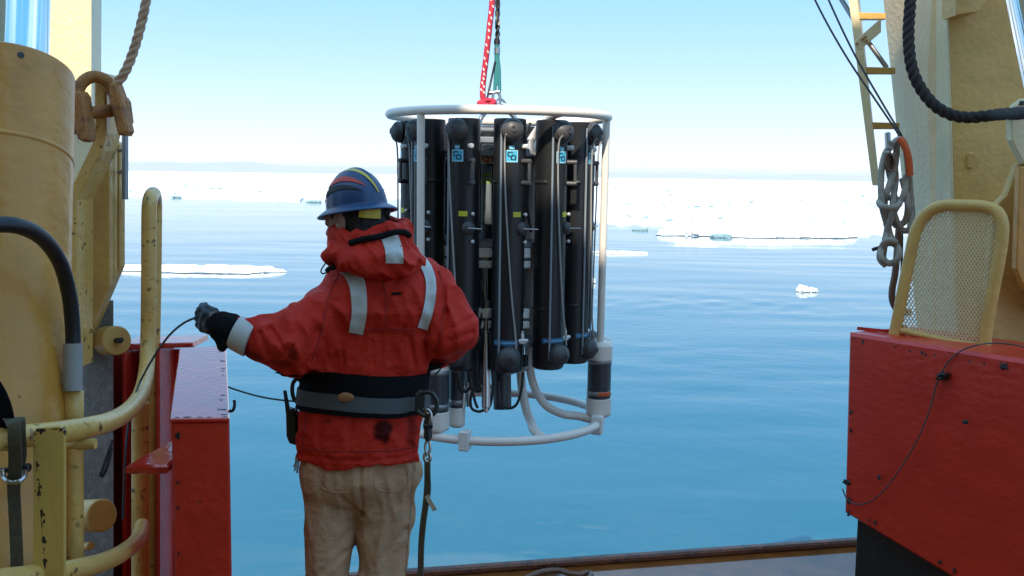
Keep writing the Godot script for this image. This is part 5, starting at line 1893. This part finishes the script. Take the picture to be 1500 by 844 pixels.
func build_person() -> void:
	crease = FastNoiseLite.new()
	crease.seed = 77
	crease.frequency = 1.0
	crease.fractal_octaves = 1
	for r in [[690, 437, 614, 0.132], [668, 436, 615, 0.134], [640, 437, 617, 0.136], [610, 441, 618, 0.135], [575, 447, 620, 0.13], [550, 450, 622, 0.128], [520, 455, 628, 0.128], [480, 470, 640, 0.128], [450, 478, 648, 0.124], [425, 486, 650, 0.116], [405, 500, 640, 0.10], [388, 520, 622, 0.08], [370, 540, 600, 0.06]]:
		var c := P((r[1] + r[2]) * 0.5, r[0], WD)
		torso.append([c.y, Vector3(c.x, 0, c.z + (0.03 if r[0] < 460 else 0.0)), (r[2] - r[1]) * 0.5 * WD / F, r[3]])
	jn.hem = P(526, 668, WD).y
	jn.sl = P(515, 428, 3.09)
	jn.el = P(432, 502, 2.96)
	jn.wl = P(346, 487, 2.93)
	jn.el2 = P(420, 508, 2.95)
	jn.el3 = P(375, 500, 2.93)
	jn.sr = P(626, 424, 3.12)
	jn.er = P(662, 487, 3.06)
	jn.wr = P(645, 514, 3.34)
	jn.hood = P(548, 374, 3.02)
	jn.hood_turn = Basis.from_euler(Vector3(0.1, 0, 0.04))
	jn.hood_tip = P(486, 372, 2.99)
	jn.collar = P(545, 344, 3.06)
	jn.collar_turn = Basis.from_euler(Vector3(0.12, 0.0, 0.10))
	jn.hip = P(526, 690, WD)
	jn.chest = P(560, 470, WD)
	jn.neck = P(540, 372, WD)
	jn.hl = P(486, 700, WD)
	jn.hr = P(566, 700, WD)
	jn.kl = P(477, 860, 3.06)
	jn.kr = P(560, 860, 3.08)
	jn.al = Vector3(jn.kl.x - 0.005, 0.09, jn.kl.z - 0.02)
	jn.ar = Vector3(jn.kr.x + 0.01, 0.09, jn.kr.z - 0.02)
	jn.creases = []
	for k in [[492, 440, 470, 480, 0.012, 0.012], [470, 480, 453, 533, 0.013, 0.018], [640, 405, 652, 460, 0.010, 0.010], [652, 460, 636, 522, 0.011, 0.018], [580, 408, 562, 450, 0.012, 0.007], [562, 450, 515, 528, 0.013, 0.009], [604, 430, 590, 480, 0.011, 0.007], [590, 480, 572, 528, 0.011, 0.008], [404, 476, 428, 503, 0.008, 0.013], [392, 482, 406, 524, 0.008, 0.011], [430, 450, 452, 484, 0.011, 0.010], [378, 478, 384, 512, 0.007, 0.007], [440, 500, 400, 530, 0.010, 0.008], [692, 470, 662, 482, 0.008, 0.009], [690, 492, 655, 502, 0.009, 0.010], [660, 430, 672, 470, 0.010, 0.008], [478, 495, 480, 536, 0.008, 0.009], [500, 505, 503, 536, 0.007, 0.006], [543, 500, 547, 536, 0.008, 0.008], [598, 495, 606, 540, 0.008, 0.009], [620, 505, 618, 540, 0.007, 0.006], [470, 602, 463, 662, 0.011, 0.007], [517, 600, 508, 656, 0.013, 0.006], [592, 606, 600, 664, 0.011, 0.008], [548, 602, 552, 640, 0.010, 0.005]]:
		var u := P(k[0], k[1], 2.97)
		var w := P(k[2], k[3], 2.97)
		jn.creases.append([Vector2(u.x, u.y), Vector2(w.x, w.y), k[4], k[5]])
	jn.leg_creases = []
	for k in [[526, 764, 494, 728, 0.010, 0.009], [526, 764, 478, 748, 0.010, 0.007], [527, 764, 566, 726, 0.010, 0.009], [470, 690, 460, 790, 0.012, 0.008], [502, 700, 498, 740, 0.010, 0.005], [600, 700, 548, 786, 0.012, 0.009], [608, 736, 566, 830, 0.012, 0.009], [548, 690, 544, 740, 0.010, 0.006], [505, 790, 470, 830, 0.010, 0.007], [500, 820, 456, 852, 0.010, 0.008], [590, 790, 545, 838, 0.010, 0.007], [526, 675, 527, 764, 0.008, 0.012], [598, 680, 600, 730, 0.006, 0.005]]:
		var u := P(k[0], k[1], 2.97)
		var w := P(k[2], k[3], 2.97)
		jn.leg_creases.append([Vector2(u.x, u.y), Vector2(w.x, w.y), k[4], k[5]])
	jn.stains = [[P(559, 634, 2.96), 0.036, 0.038, 0.12], [P(428, 520, 2.88), 0.02, 0.026, 0.45], [P(415, 532, 2.9), 0.05, 0.016, 0.5], [P(480, 618, 2.96), 0.010, 0.010, 0.3], [P(368, 520, 2.9), 0.05, 0.018, 0.4], [P(600, 640, 2.97), 0.02, 0.05, 0.55]]
	var fwd := Vector3(-0.83, -0.17, -0.52).normalized()
	var left := Vector3.UP.cross(fwd).normalized()
	head_at = Transform3D(Basis(left, fwd.cross(left), fwd), P(520, 322, 3.06))

	var man := thing("person", "person in red float coat, tan trousers and blue hard hat, back turned, holding a line", "person", Vector3(jn.hip.x, 0, jn.hip.z))
	var mb := MB.new()
	nets(mb, body_d, Vector3(P(340, 500, WD).x, 0.02, jn.hip.z - 0.35), Vector3(P(690, 500, WD).x, head_at.origin.y - 0.06, jn.hip.z + 0.25), 0.014)
	nets(mb, head_d, head_at.origin - Vector3(0.17, 0.17, 0.17), head_at.origin + Vector3(0.17, 0.15, 0.17), 0.004)
	part("body", mb, M.skin, man)
	mb = MB.new()
	nets(mb, hair_d, head_at.origin - Vector3(0.15, 0.15, 0.15), head_at.origin + Vector3(0.15, 0.14, 0.15), 0.005)
	part("hair", mb, M.hair, man)
	mb = MB.new()
	nets(mb, jacket_d, Vector3(jn.wl.x - 0.04, jn.hem - 0.04, jn.hip.z - 0.36), Vector3(P(705, 480, 3.0).x, P(560, 362, WD).y, jn.hip.z + 0.3), 0.0068, jacket_tint)
	var coat := part("jacket", mb, M.jacket, man)
	mb = MB.new()
	nets(mb, hood_d, jn.hood - Vector3(0.17, 0.13, 0.16), jn.hood + Vector3(0.17, 0.17, 0.16), 0.006)
	part("hood", mb, M.jacket, coat)
	mb = MB.new()
	nets(mb, trousers_d, Vector3(jn.hip.x - 0.23, 0.08, jn.hip.z - 0.2), Vector3(jn.hip.x + 0.23, jn.hip.y + 0.05, jn.hip.z + 0.2), 0.009)
	var legs := part("trousers", mb, M.trousers, man)
	for s in ["al", "ar"]:
		var an: Vector3 = jn[s]
		mb = MB.new()
		var boot := func(p: Vector3) -> float:
			var d := bone(p, an + Vector3(0, 0.06, 0.01), an + Vector3(0, -0.03, 0.02), 0.062, 0.056)
			d = smin(d, bone(p, an + Vector3(0, -0.045, 0.03), an + Vector3(-0.01, -0.048, -0.17), 0.046, 0.042), 0.04)
			return maxf(d, 0.003 - p.y)
		nets(mb, boot, Vector3(an.x - 0.1, -0.02, an.z - 0.26), Vector3(an.x + 0.1, 0.24, an.z + 0.12), 0.009)
		part("boot", mb, M.black_rubber, man)
	# dark seam of the folded hood
	mb = MB.new()
	var seam := []
	for q in [[512, 356], [524, 353], [536, 350], [548, 348], [560, 345.5], [572, 342], [584, 340], [594, 341], [599, 345]]: seam.append(onto(hood_d, q[0], q[1], 0.001))
	tube(mb, smooth(seam, 5), 0.0092, 10)
	part("collar_trim", mb, M.black_cloth, coat)
	mb = MB.new()
	tape(mb, hood_d, [[571, 347], [576, 362], [578, 376], [578, 386]], [25, 26], 0.004)
	part("reflective_patch", mb, M.reflective, coat)
	mb = MB.new()
	tape(mb, jacket_d, [[502, 386], [514, 398], [523, 416], [526, 440], [526, 462], [521, 489]], [26, 21], 0.005)
	part("reflective_strap", mb, M.reflective, coat)
	mb = MB.new()
	tape(mb, jacket_d, [[615, 378], [626, 394], [631, 412], [631, 432], [627, 456], [619, 482]], [15, 15], 0.005)
	part("reflective_strap", mb, M.reflective, coat)
	mb = MB.new()
	tape(mb, jacket_d, [[573, 431], [580, 430], [588, 430]], [3.5, 3.5], 0.003)
	part("small_tab", mb, M.black_cloth, coat)
	for l in [[[512, 492], [530, 486], [555, 483], [585, 482], [612, 485]], [[560, 408], [566, 440], [566, 482]], [[497, 398], [480, 440], [470, 490], [456, 530]], [[643, 396], [650, 430], [648, 480], [638, 516]], [[441, 655], [470, 660], [520, 661], [570, 660], [612, 655]], [[449, 604], [446, 630], [442, 655]]]:
		var line := []
		for q in l: line.append(Vector3(q[0], q[1], 0))
		var on := []
		for q in smooth(line, 5): on.append(onto(jacket_d, q.x, q.y, 0.0004))
		mb = MB.new()
		tube(mb, on, 0.0017, 6)
		part("seam", mb, M.jacket_seam, coat)
	for l in [[[470, 690], [472, 715], [500, 722], [516, 716], [516, 690]], [[548, 690], [549, 714], [572, 720], [596, 712], [597, 690]], [[446, 690], [447, 740], [448, 790], [449, 843]], [[604, 690], [602, 740], [597, 800], [594, 843]], [[527, 680], [527, 720], [525, 760]]]:
		var line := []
		for q in l: line.append(Vector3(q[0], q[1], 0))
		var on := []
		for q in smooth(line, 6): on.append(onto(trousers_d, q.x, q.y, 0.0003))
		mb = MB.new()
		tube(mb, on, 0.0015, 6)
		part("seam", mb, M.trousers, legs)
	# the pale cuff and the black gauntlet
	var ax: Vector3 = (jn.wl - jn.el3).normalized()
	mb = MB.new()
	var cuff := Transform3D(turned(ax), jn.wl - ax * 0.022)
	lathe(mb, [Vector2(0.040, -0.026), Vector2(0.0535, -0.024), Vector2(0.0515, 0.008), Vector2(0.0495, 0.026), Vector2(0.036, 0.027)], cuff, 32)
	part("reflective_cuff", mb, M.reflective, coat)
	mb = MB.new()
	var hx: Vector3 = (P(300, 471, 2.93) - P(331, 483, 2.93)).normalized()
	var gaunt := func(p: Vector3) -> float:
		var d := bone(p, jn.wl + ax * 0.022, P(322, 476, 2.93), 0.046, 0.038)
		d = smin(d, bone(p, P(327, 480, 2.92), P(325, 509, 2.91), 0.036, 0.013), 0.02)
		return d - 0.003 * crease.get_noise_3d(p.x * 40.0, p.y * 30.0, p.z * 40.0)
	nets(mb, gaunt, P(325, 485, 2.93) - Vector3(0.11, 0.11, 0.09), P(325, 485, 2.93) + Vector3(0.11, 0.1, 0.09), 0.005)
	var gl := part("glove_cuff", mb, M.black_cloth, man)
	var up := Vector3(0.2, 1, 0.25).normalized()
	up = (up - hx * up.dot(hx)).normalized()
	var hb := hand_bones(P(329, 483, 2.93), hx, up, hx.cross(up), 0.62, 0.8)
	mb = MB.new()
	var hc := P(310, 468, 2.93)
	nets(mb, func(p): return hand_d(p, hb), hc - Vector3(0.11, 0.08, 0.1), hc + Vector3(0.08, 0.08, 0.1), 0.0032)
	part("glove", mb, M.glove, man)
	mb = MB.new()
	var tan_patch := func(p: Vector3) -> float: return maxf(hand_d(p, hb) - 0.0016, minf(p.distance_to(P(315, 462, 2.915)) - 0.018, p.distance_to(P(309, 484, 2.90)) - 0.02))
	nets(mb, tan_patch, hc - Vector3(0.11, 0.08, 0.1), hc + Vector3(0.08, 0.08, 0.1), 0.0036)
	part("glove_patch", mb, M.glove_tan, gl)
	var wx: Vector3 = (jn.wr - jn.er).normalized()
	var hr := hand_bones(jn.wr + wx * 0.02, wx, Vector3.UP, wx.cross(Vector3.UP) * -1.0, 0.7, 0.9)
	mb = MB.new()
	var rc: Vector3 = jn.wr + wx * 0.07
	nets(mb, func(p): return hand_d(p, hr), rc - Vector3(0.13, 0.09, 0.13), rc + Vector3(0.13, 0.09, 0.13), 0.004)
	part("glove", mb, M.glove, man)
	# belts
	mb = MB.new()
	band(mb, jacket_d, P(535, 552, WD), -0.045, 0.029, 0.009)
	part("waist_band", mb, M.black_cloth, coat)
	mb = MB.new()
	band(mb, jacket_d, P(534, 580, WD), -0.05, 0.030, 0.013)
	var harness := part("harness_pad", mb, M.black_cloth, man)
	mb = MB.new()
	band(mb, jacket_d, P(534, 577, WD), -0.055, 0.0215, 0.017)
	part("harness_belt", mb, M.belt, harness)
	mb = MB.new()
	tube(mb, smooth([P(443, 560, 3.05), P(435, 555, 3.04), P(429, 562, 3.04), P(428, 574, 3.04), P(431, 585, 3.04), P(437, 589, 3.04), P(443, 584, 3.05)], 6), 0.0062, 10)
	part("d_ring", mb, M.dark_steel, harness)
	mb = MB.new()
	plate(mb, [[608, 578], [616, 571], [623, 574], [622, 596], [614, 606], [607, 601]], 2.965, 0.02, 0.005)
	tube(mb, smooth([P(618, 575, 2.97), P(630, 575, 2.96), P(638, 584, 2.96), P(640, 596, 2.96), P(634, 607, 2.96), P(622, 609, 2.96), P(612, 602, 2.97)], 6), 0.0068, 10)
	part("d_ring", mb, M.dark_steel, harness)
	mb = MB.new()
	var tag := onto(jacket_d, 506.5, 582, 0.022)
	lathe(mb, [Vector2(0, 0), Vector2(0.0125, 0), Vector2(0.0135, 0.001), Vector2(0.0135, 0.002), Vector2(0.0125, 0.003), Vector2(0, 0.003)], Transform3D(turned(Vector3(-0.1, 0.05, 1)) * Basis.from_scale(Vector3(1, 1, 1.75)), tag), 28)
	part("brass_tag", mb, M.copper, harness)
	# radio
	mb = MB.new()
	plate(mb, [[418, 604], [421, 600], [431, 603], [435, 610], [436, 648], [432, 653], [423, 650], [419, 640]], 3.06, 0.045, 0.006)
	tube(mb, [P(422, 604, 3.04), P(420, 590, 3.04), P(417, 572, 3.04)], [0.007, 0.0062, 0.005], 10)
	cyl(mb, P(429, 604, 3.04), P(429, 598, 3.04), 0.006, 0.001, 10)
	part("radio", mb, M.black_rubber, man)
	mb = MB.new()
	for l in [[[440, 660], [434, 668], [433, 684], [431, 690]], [[440, 662], [437, 676], [435, 693]], [[439, 668], [430, 684]]]:
		var line := []
		for q in l: line.append(P(q[0], q[1], 3.05))
		tube(mb, smooth(line, 4), 0.003, 6)
	part("drawcord", mb, M.nylon, man)
	mb = MB.new()
	tube(mb, smooth([P(489, 388, 2.98), P(480, 384, 2.97), P(473, 391, 2.97), P(470, 398, 2.97), P(474, 401, 2.97), P(482, 396, 2.98)], 6), 0.0022, 6)
	tube(mb, smooth([P(490, 392, 2.97), P(483, 393, 2.96), P(478, 398, 2.96)], 6), 0.0075, 8)
	part("chin_cord", mb, M.black_cloth, coat)

	# hard hat
	var hat := Transform3D(head_at.basis * Basis.from_euler(Vector3(0, 0, 0.03)) * Basis.from_scale(Vector3.ONE * 0.91), P(522.5, 303, 3.06))
	mb = MB.new()
	var seg := 64
	var prof := [[1.0, 0.0, 1.0], [1.0, 0.003, 1.0]]
	var first := mb.v.size()
	var rows := 22
	for i in rows:
		var e := PI * 0.5 * (1.0 - float(i) / (rows - 1))
		for k in seg:
			var a := TAU * k / seg
			var q := Vector3(0.092 * cos(e) * sin(a), 0.122 * sin(e), 0.104 * cos(e) * cos(a))
			q.y += 0.006 * exp(-pow(q.x / 0.010, 2.0)) * smoothstep(0.05, 0.1, q.y) + 0.003 * exp(-pow((absf(q.x) - 0.033) / 0.008, 2.0)) * smoothstep(0.05, 0.09, q.y)
			mb.vert(hat * q, Vector3.UP)
	for r in [[1.03, -0.003], [1.13, -0.010], [1.24, -0.019], [1.255, -0.022], [1.25, -0.0255], [1.22, -0.023], [1.0, -0.008]]:
		for k in seg:
			var a := TAU * k / seg
			var grow: float = (r[0] - 1.0)
			var reach := 1.0 + grow * (1.0 + 0.30 * absf(cos(a)))
			mb.vert(hat * Vector3(0.092 * reach * sin(a), r[1], 0.104 * reach * cos(a)), Vector3.UP)
	for i in rows + 6:
		for k in seg:
			var o := first + i * seg + k
			var e := first + i * seg + (k + 1) % seg
			mb.quad(o, e, e + seg, o + seg)
	for t in range(0, mb.idx.size(), 3):                   # outward faces
		var g := (mb.v[mb.idx[t + 2]] - mb.v[mb.idx[t]]).cross(mb.v[mb.idx[t + 1]] - mb.v[mb.idx[t]])
		var mid := hat.affine_inverse() * ((mb.v[mb.idx[t]] + mb.v[mb.idx[t + 1]] + mb.v[mb.idx[t + 2]]) / 3.0)
		var row := (mb.idx[t] - first) / seg
		var out := hat.basis * (mid if row < rows else Vector3(mid.x * 0.4, 1.0 if row < rows + 3 else -1.0, mid.z * 0.4))
		if g.dot(out) < 0.0:
			var x := mb.idx[t + 1]
			mb.idx[t + 1] = mb.idx[t + 2]
			mb.idx[t + 2] = x
	settle(mb, first)
	var hard := part("hard_hat", mb, M.hat_blue, man)
	mb = MB.new()
	hat_stripe(mb, hat, -1.3, 1.15, func(_t): return 11.0, func(_t): return 22.0, 0.0030)
	part("yellow_stripe", mb, M.hat_yellow, hard)
	mb = MB.new()
	hat_stripe(mb, hat, -0.92, 1.15, func(t): return 38.0 + 8.0 * pow(1.0 - t, 4.0) + 6.0 * pow(t, 3.0), func(t): return 51.0 - 5.0 * pow(1.0 - t, 4.0) + 4.0 * pow(t, 3.0), 0.0024)
	part("red_stripe", mb, M.hat_red, hard)
	mb = MB.new()
	hat_stripe(mb, hat, -0.85, 1.12, func(t): return 56.0 + 6.0 * pow(1.0 - t, 4.0) + 4.0 * pow(t, 3.0), func(t): return 66.0 - 4.0 * pow(1.0 - t, 4.0) + 2.0 * pow(t, 3.0), 0.0024)
	part("black_stripe", mb, M.hat_black, hard)
	mb = MB.new()
	ribbon(mb, smooth([onto(hair_d, 526, 311, 0.005), onto(hair_d, 534, 312, 0.005), onto(hair_d, 542, 312.5, 0.005), onto(hair_d, 550, 313, 0.005), onto(hair_d, 557, 313, 0.005)], 6), Vector3(0.0, 1, 0), 0.028, 0.004)
	part("suspension", mb, M.hat_yellow, hard)
	mb = MB.new()
	cyl(mb, P(560, 311, 3.02), P(568, 312, 3.03), 0.018, 0.004, 20)
	for k in 8:
		var a := TAU * k / 8
		cyl(mb, P(567, 312 + 7.5 * sin(a), 3.03 + 0.016 * cos(a)), P(571, 312 + 8 * sin(a), 3.035 + 0.017 * cos(a)), 0.006, 0.002, 8)
	part("ratchet_knob", mb, M.hat_black, hard)

	# lanyard with its snap hook
	var lan := thing("safety_lanyard", "olive webbing lanyard clipped to the worker's belt with a black snap hook", "lanyard", P(618, 844, 3.0))
	mb = MB.new()
	tube(mb, smooth([P(622, 606, 2.96), P(626, 600, 2.95), P(631, 606, 2.95), P(631, 616, 2.95), P(628, 622, 2.955)], 6), 0.005, 10)
	part("swivel", mb, M.steel, lan)
	mb = MB.new()
	tube(mb, [P(626.5, 611, 2.96), P(627, 618, 2.96), P(627, 630, 2.96), P(627, 640, 2.96), P(627, 646, 2.96)], [0.008, 0.0125, 0.0115, 0.0125, 0.007], 12)
	cyl(mb, P(620, 624, 2.955), P(634, 624, 2.955), 0.0085, 0.002, 12)
	part("snap_hook", mb, M.black_rubber, lan)
	mb = MB.new()
	var eye := []
	for k in 21: eye.append(P(626.5 + 3.5 * cos(TAU * k / 20), 655 + 10 * sin(TAU * k / 20), 2.965))
	tube(mb, eye, 0.004, 8, false)
	eye = []
	for k in 21: eye.append(P(626 + 4.2 * cos(TAU * k / 20), 670 + 6.5 * sin(TAU * k / 20), 2.97))
	tube(mb, eye, 0.0055, 8, false)
	part("eye", mb, M.steel, lan)
	mb = MB.new()
	ribbon(mb, smooth([P(626, 672, 2.97), P(626, 690, 2.98), P(626, 705, 2.99), P(624, 735, 3.0), P(620, 765, 3.01), P(617, 800, 3.02), P(616, 844, 3.02), P(612, 1000, 3.0)], 8), Vector3(1, 0, 0.7), 0.020, 0.004)
	ribbon(mb, smooth([P(625, 676, 2.975), P(629, 700, 2.985), P(629, 722, 2.99), P(625, 740, 3.0)], 6), Vector3(0.4, 0, 1), 0.016, 0.003)
	part("webbing", mb, M.webbing, lan)
	mb = MB.new()
	ribbon(mb, smooth([P(625, 726, 2.985), P(629, 734, 2.98), P(635, 744, 2.975), P(637, 748, 2.975)], 4), Vector3(1, 0.5, 0.3), 0.014, 0.0012)
	part("paper_tag", mb, M.beige, lan)

# ---------------------------------------------------------------- hoisting gear and loose lines
func build_lines() -> void:
	var mb := MB.new()
	tube(mb, smooth([P(724, -300, 5.25), P(723, -60, 5.25), P(721, 0, 5.25), P(717, 40, 5.25), P(712, 85, 5.26), P(708, 118, 5.27), P(707, 138, 5.27), P(709, 150, 5.27)], 10), 0.0150, 14)
	var red := thing("safety_rope", "red rope with white flecks, left of the lifting sling", "rope", P(709, 150, 5.27))
	part("rope", mb, M.red_rope, red)
	mb = MB.new()
	var rline := smooth([P(723, -60, 5.25), P(721, 0, 5.25), P(717, 40, 5.25), P(712, 85, 5.26), P(708, 118, 5.27), P(707, 138, 5.27)], 40)
	for k in range(4, 200, 9):
		if k + 2 >= rline.size(): break
		var t: Vector3 = (rline[k + 1] - rline[k]).normalized()
		for s in [0.0]:
			var a: float = s + 0.5 * sin(k * 1.7)
			var o := Vector3(sin(a), 0, cos(a))
			var p: Vector3 = rline[k] + o * 0.0138
			mb = MB.new()
			box(mb, Vector3(0.008, 0.016, 0.006), Transform3D(turned(t + o.cross(t) * 0.5), p), 0.002)
			part("fleck", mb, M.white_plastic, red)
	mb = MB.new()
	var kn := smooth([P(711, 148, 5.24), P(702, 151, 5.24), P(708, 155, 5.2), P(720, 153, 5.2), P(724, 149, 5.24), P(714, 147, 5.24), P(706, 152, 5.21), P(716, 155, 5.18)], 6)
	tube(mb, kn, 0.0125, 12)
	part("knot", mb, M.red_rope, red)

	var sling := thing("lifting_sling", "teal lifting sling with a steel shackle over the sampling frame", "sling", P(731, 150, 5.3))
	mb = MB.new()
	rope(mb, smooth([P(730, -300, 5.3), P(729, -60, 5.3), P(729, 0, 5.3), P(729, 38, 5.3)], 12), 0.0135, 2, 7.0, 10)
	part("beige_cover", mb, M.beige, sling)
	mb = MB.new()
	rope(mb, smooth([P(728.5, 34, 5.3), P(729, 48, 5.3), P(728, 62, 5.3)], 12), 0.0125, 2, 6.0, 10)
	tube(mb, smooth([P(727, -40, 5.28), P(731, 0, 5.28), P(730, 20, 5.28), P(727, 36, 5.28)], 8), 0.005, 8)
	tube(mb, smooth([P(732, -40, 5.27), P(727, 2, 5.27), P(731, 14, 5.27)], 8), 0.005, 8)
	part("dark_splice", mb, M.black_rubber, sling)
	mb = MB.new()
	tube(mb, [P(728, 56, 5.3), P(728, 60, 5.3), P(728, 64, 5.3), P(728, 68, 5.3)], [0.012, 0.0165, 0.0165, 0.011], 14)
	part("knot", mb, M.black_rubber, sling)
	mb = MB.new()
	tube(mb, [P(728, 66, 5.3), P(728, 90, 5.3)], 0.0135, 14)
	for l in [[[728, 84], [726.5, 100], [725.5, 118], [725, 133]], [[729, 84], [731, 100], [731.5, 118], [731.5, 134], [728, 137]], [[728, 86], [728.5, 105], [728, 125]]]:
		var line := []
		for q in l: line.append(P(q[0], q[1], 5.29))
		tube(mb, smooth(line, 6), 0.0088, 12)
	part("strap", mb, M.teal, sling)
	mb = MB.new()
	tube(mb, smooth([P(725.5, 90, 5.28), P(720, 115, 5.28), P(715, 138, 5.27), P(712, 150, 5.27)], 6), 0.0055, 10)
	part("tag_cord", mb, M.black_rubber, sling)
	mb = MB.new()
	cyl(mb, P(728, 80, 5.3), P(728, 70, 5.3), 0.0165, 0.002, 18)
	part("ferrule", mb, M.steel, sling)
	mb = MB.new()
	tube(mb, smooth([P(723, 135, 5.28), P(722, 146, 5.28), P(726, 154, 5.28), P(731, 154, 5.28), P(733, 146, 5.28), P(731, 136, 5.28)], 6), 0.0075, 12)
	rod(mb, P(719, 136, 5.28), P(732, 134, 5.28), 0.008, 12)
	cyl(mb, P(716, 136, 5.28), P(720, 136, 5.28), 0.011, 0.002, 12)
	part("shackle", mb, M.steel, sling)
	mb = MB.new()
	var ring := []
	for k in 25:
		var a := TAU * k / 24
		ring.append(P(733 + 6.5 * cos(a) + 1.5 * sin(a), 151 + 6.0 * sin(a), 5.28 + 0.012 * cos(a)))
	tube(mb, ring, 0.006, 10, false)
	part("ring", mb, M.steel, sling)

	# the tag line in the worker's hands
	mb = MB.new()
	tube(mb, smooth([P(312, 470, 2.93), P(294, 465, 2.93), P(285, 466, 2.95), P(268, 474, 3.0), P(250, 489, 3.1), P(235, 508, 3.2), P(222, 528, 3.3), P(212, 546, 3.4), P(204, 562, 3.42), P(196, 585, 3.3), P(190, 610, 3.2), P(184, 660, 3.1), P(180, 760, 3.05)], 8), 0.0034, 8)
	single("tag_line", mb, M.dark_line, "thin dark line from the worker's left glove down past the pipe hoop", "line")
	mb = MB.new()
	tube(mb, smooth([P(322, 562, 3.4), P(345, 571, 3.35), P(380, 581, 3.3), P(410, 586, 3.25), P(432, 588, 3.2), P(450, 590, 3.18)], 8), 0.0030, 8)
	single("tag_line", mb, M.dark_line, "thin dark line from the red bulwark cap to the worker's belt", "line")
	mb = MB.new()
	tube(mb, smooth([P(655, 526, 3.36), P(650, 534, 3.33), P(640, 547, 3.28), P(625, 566, 3.2), P(612, 590, 3.14), P(606, 620, 3.2)], 8), 0.0028, 8)
	single("tag_line", mb, M.dark_line, "thin dark line from the worker's right hand down to the hip", "line")
	mb = MB.new()
	tube(mb, smooth([G(765, 850, 0.02), G(785, 841, 0.02), G(800, 836.5, 0.02), G(820, 836, 0.02), G(832, 840, 0.02), G(850, 842, 0.02), G(862, 839, 0.02), G(866, 843, 0.02), G(860, 850, 0.02)], 6), 0.012, 12)
	single("deck_line", mb, M.bronze, "short brown line end lying on the wet deck at the bottom edge", "line")
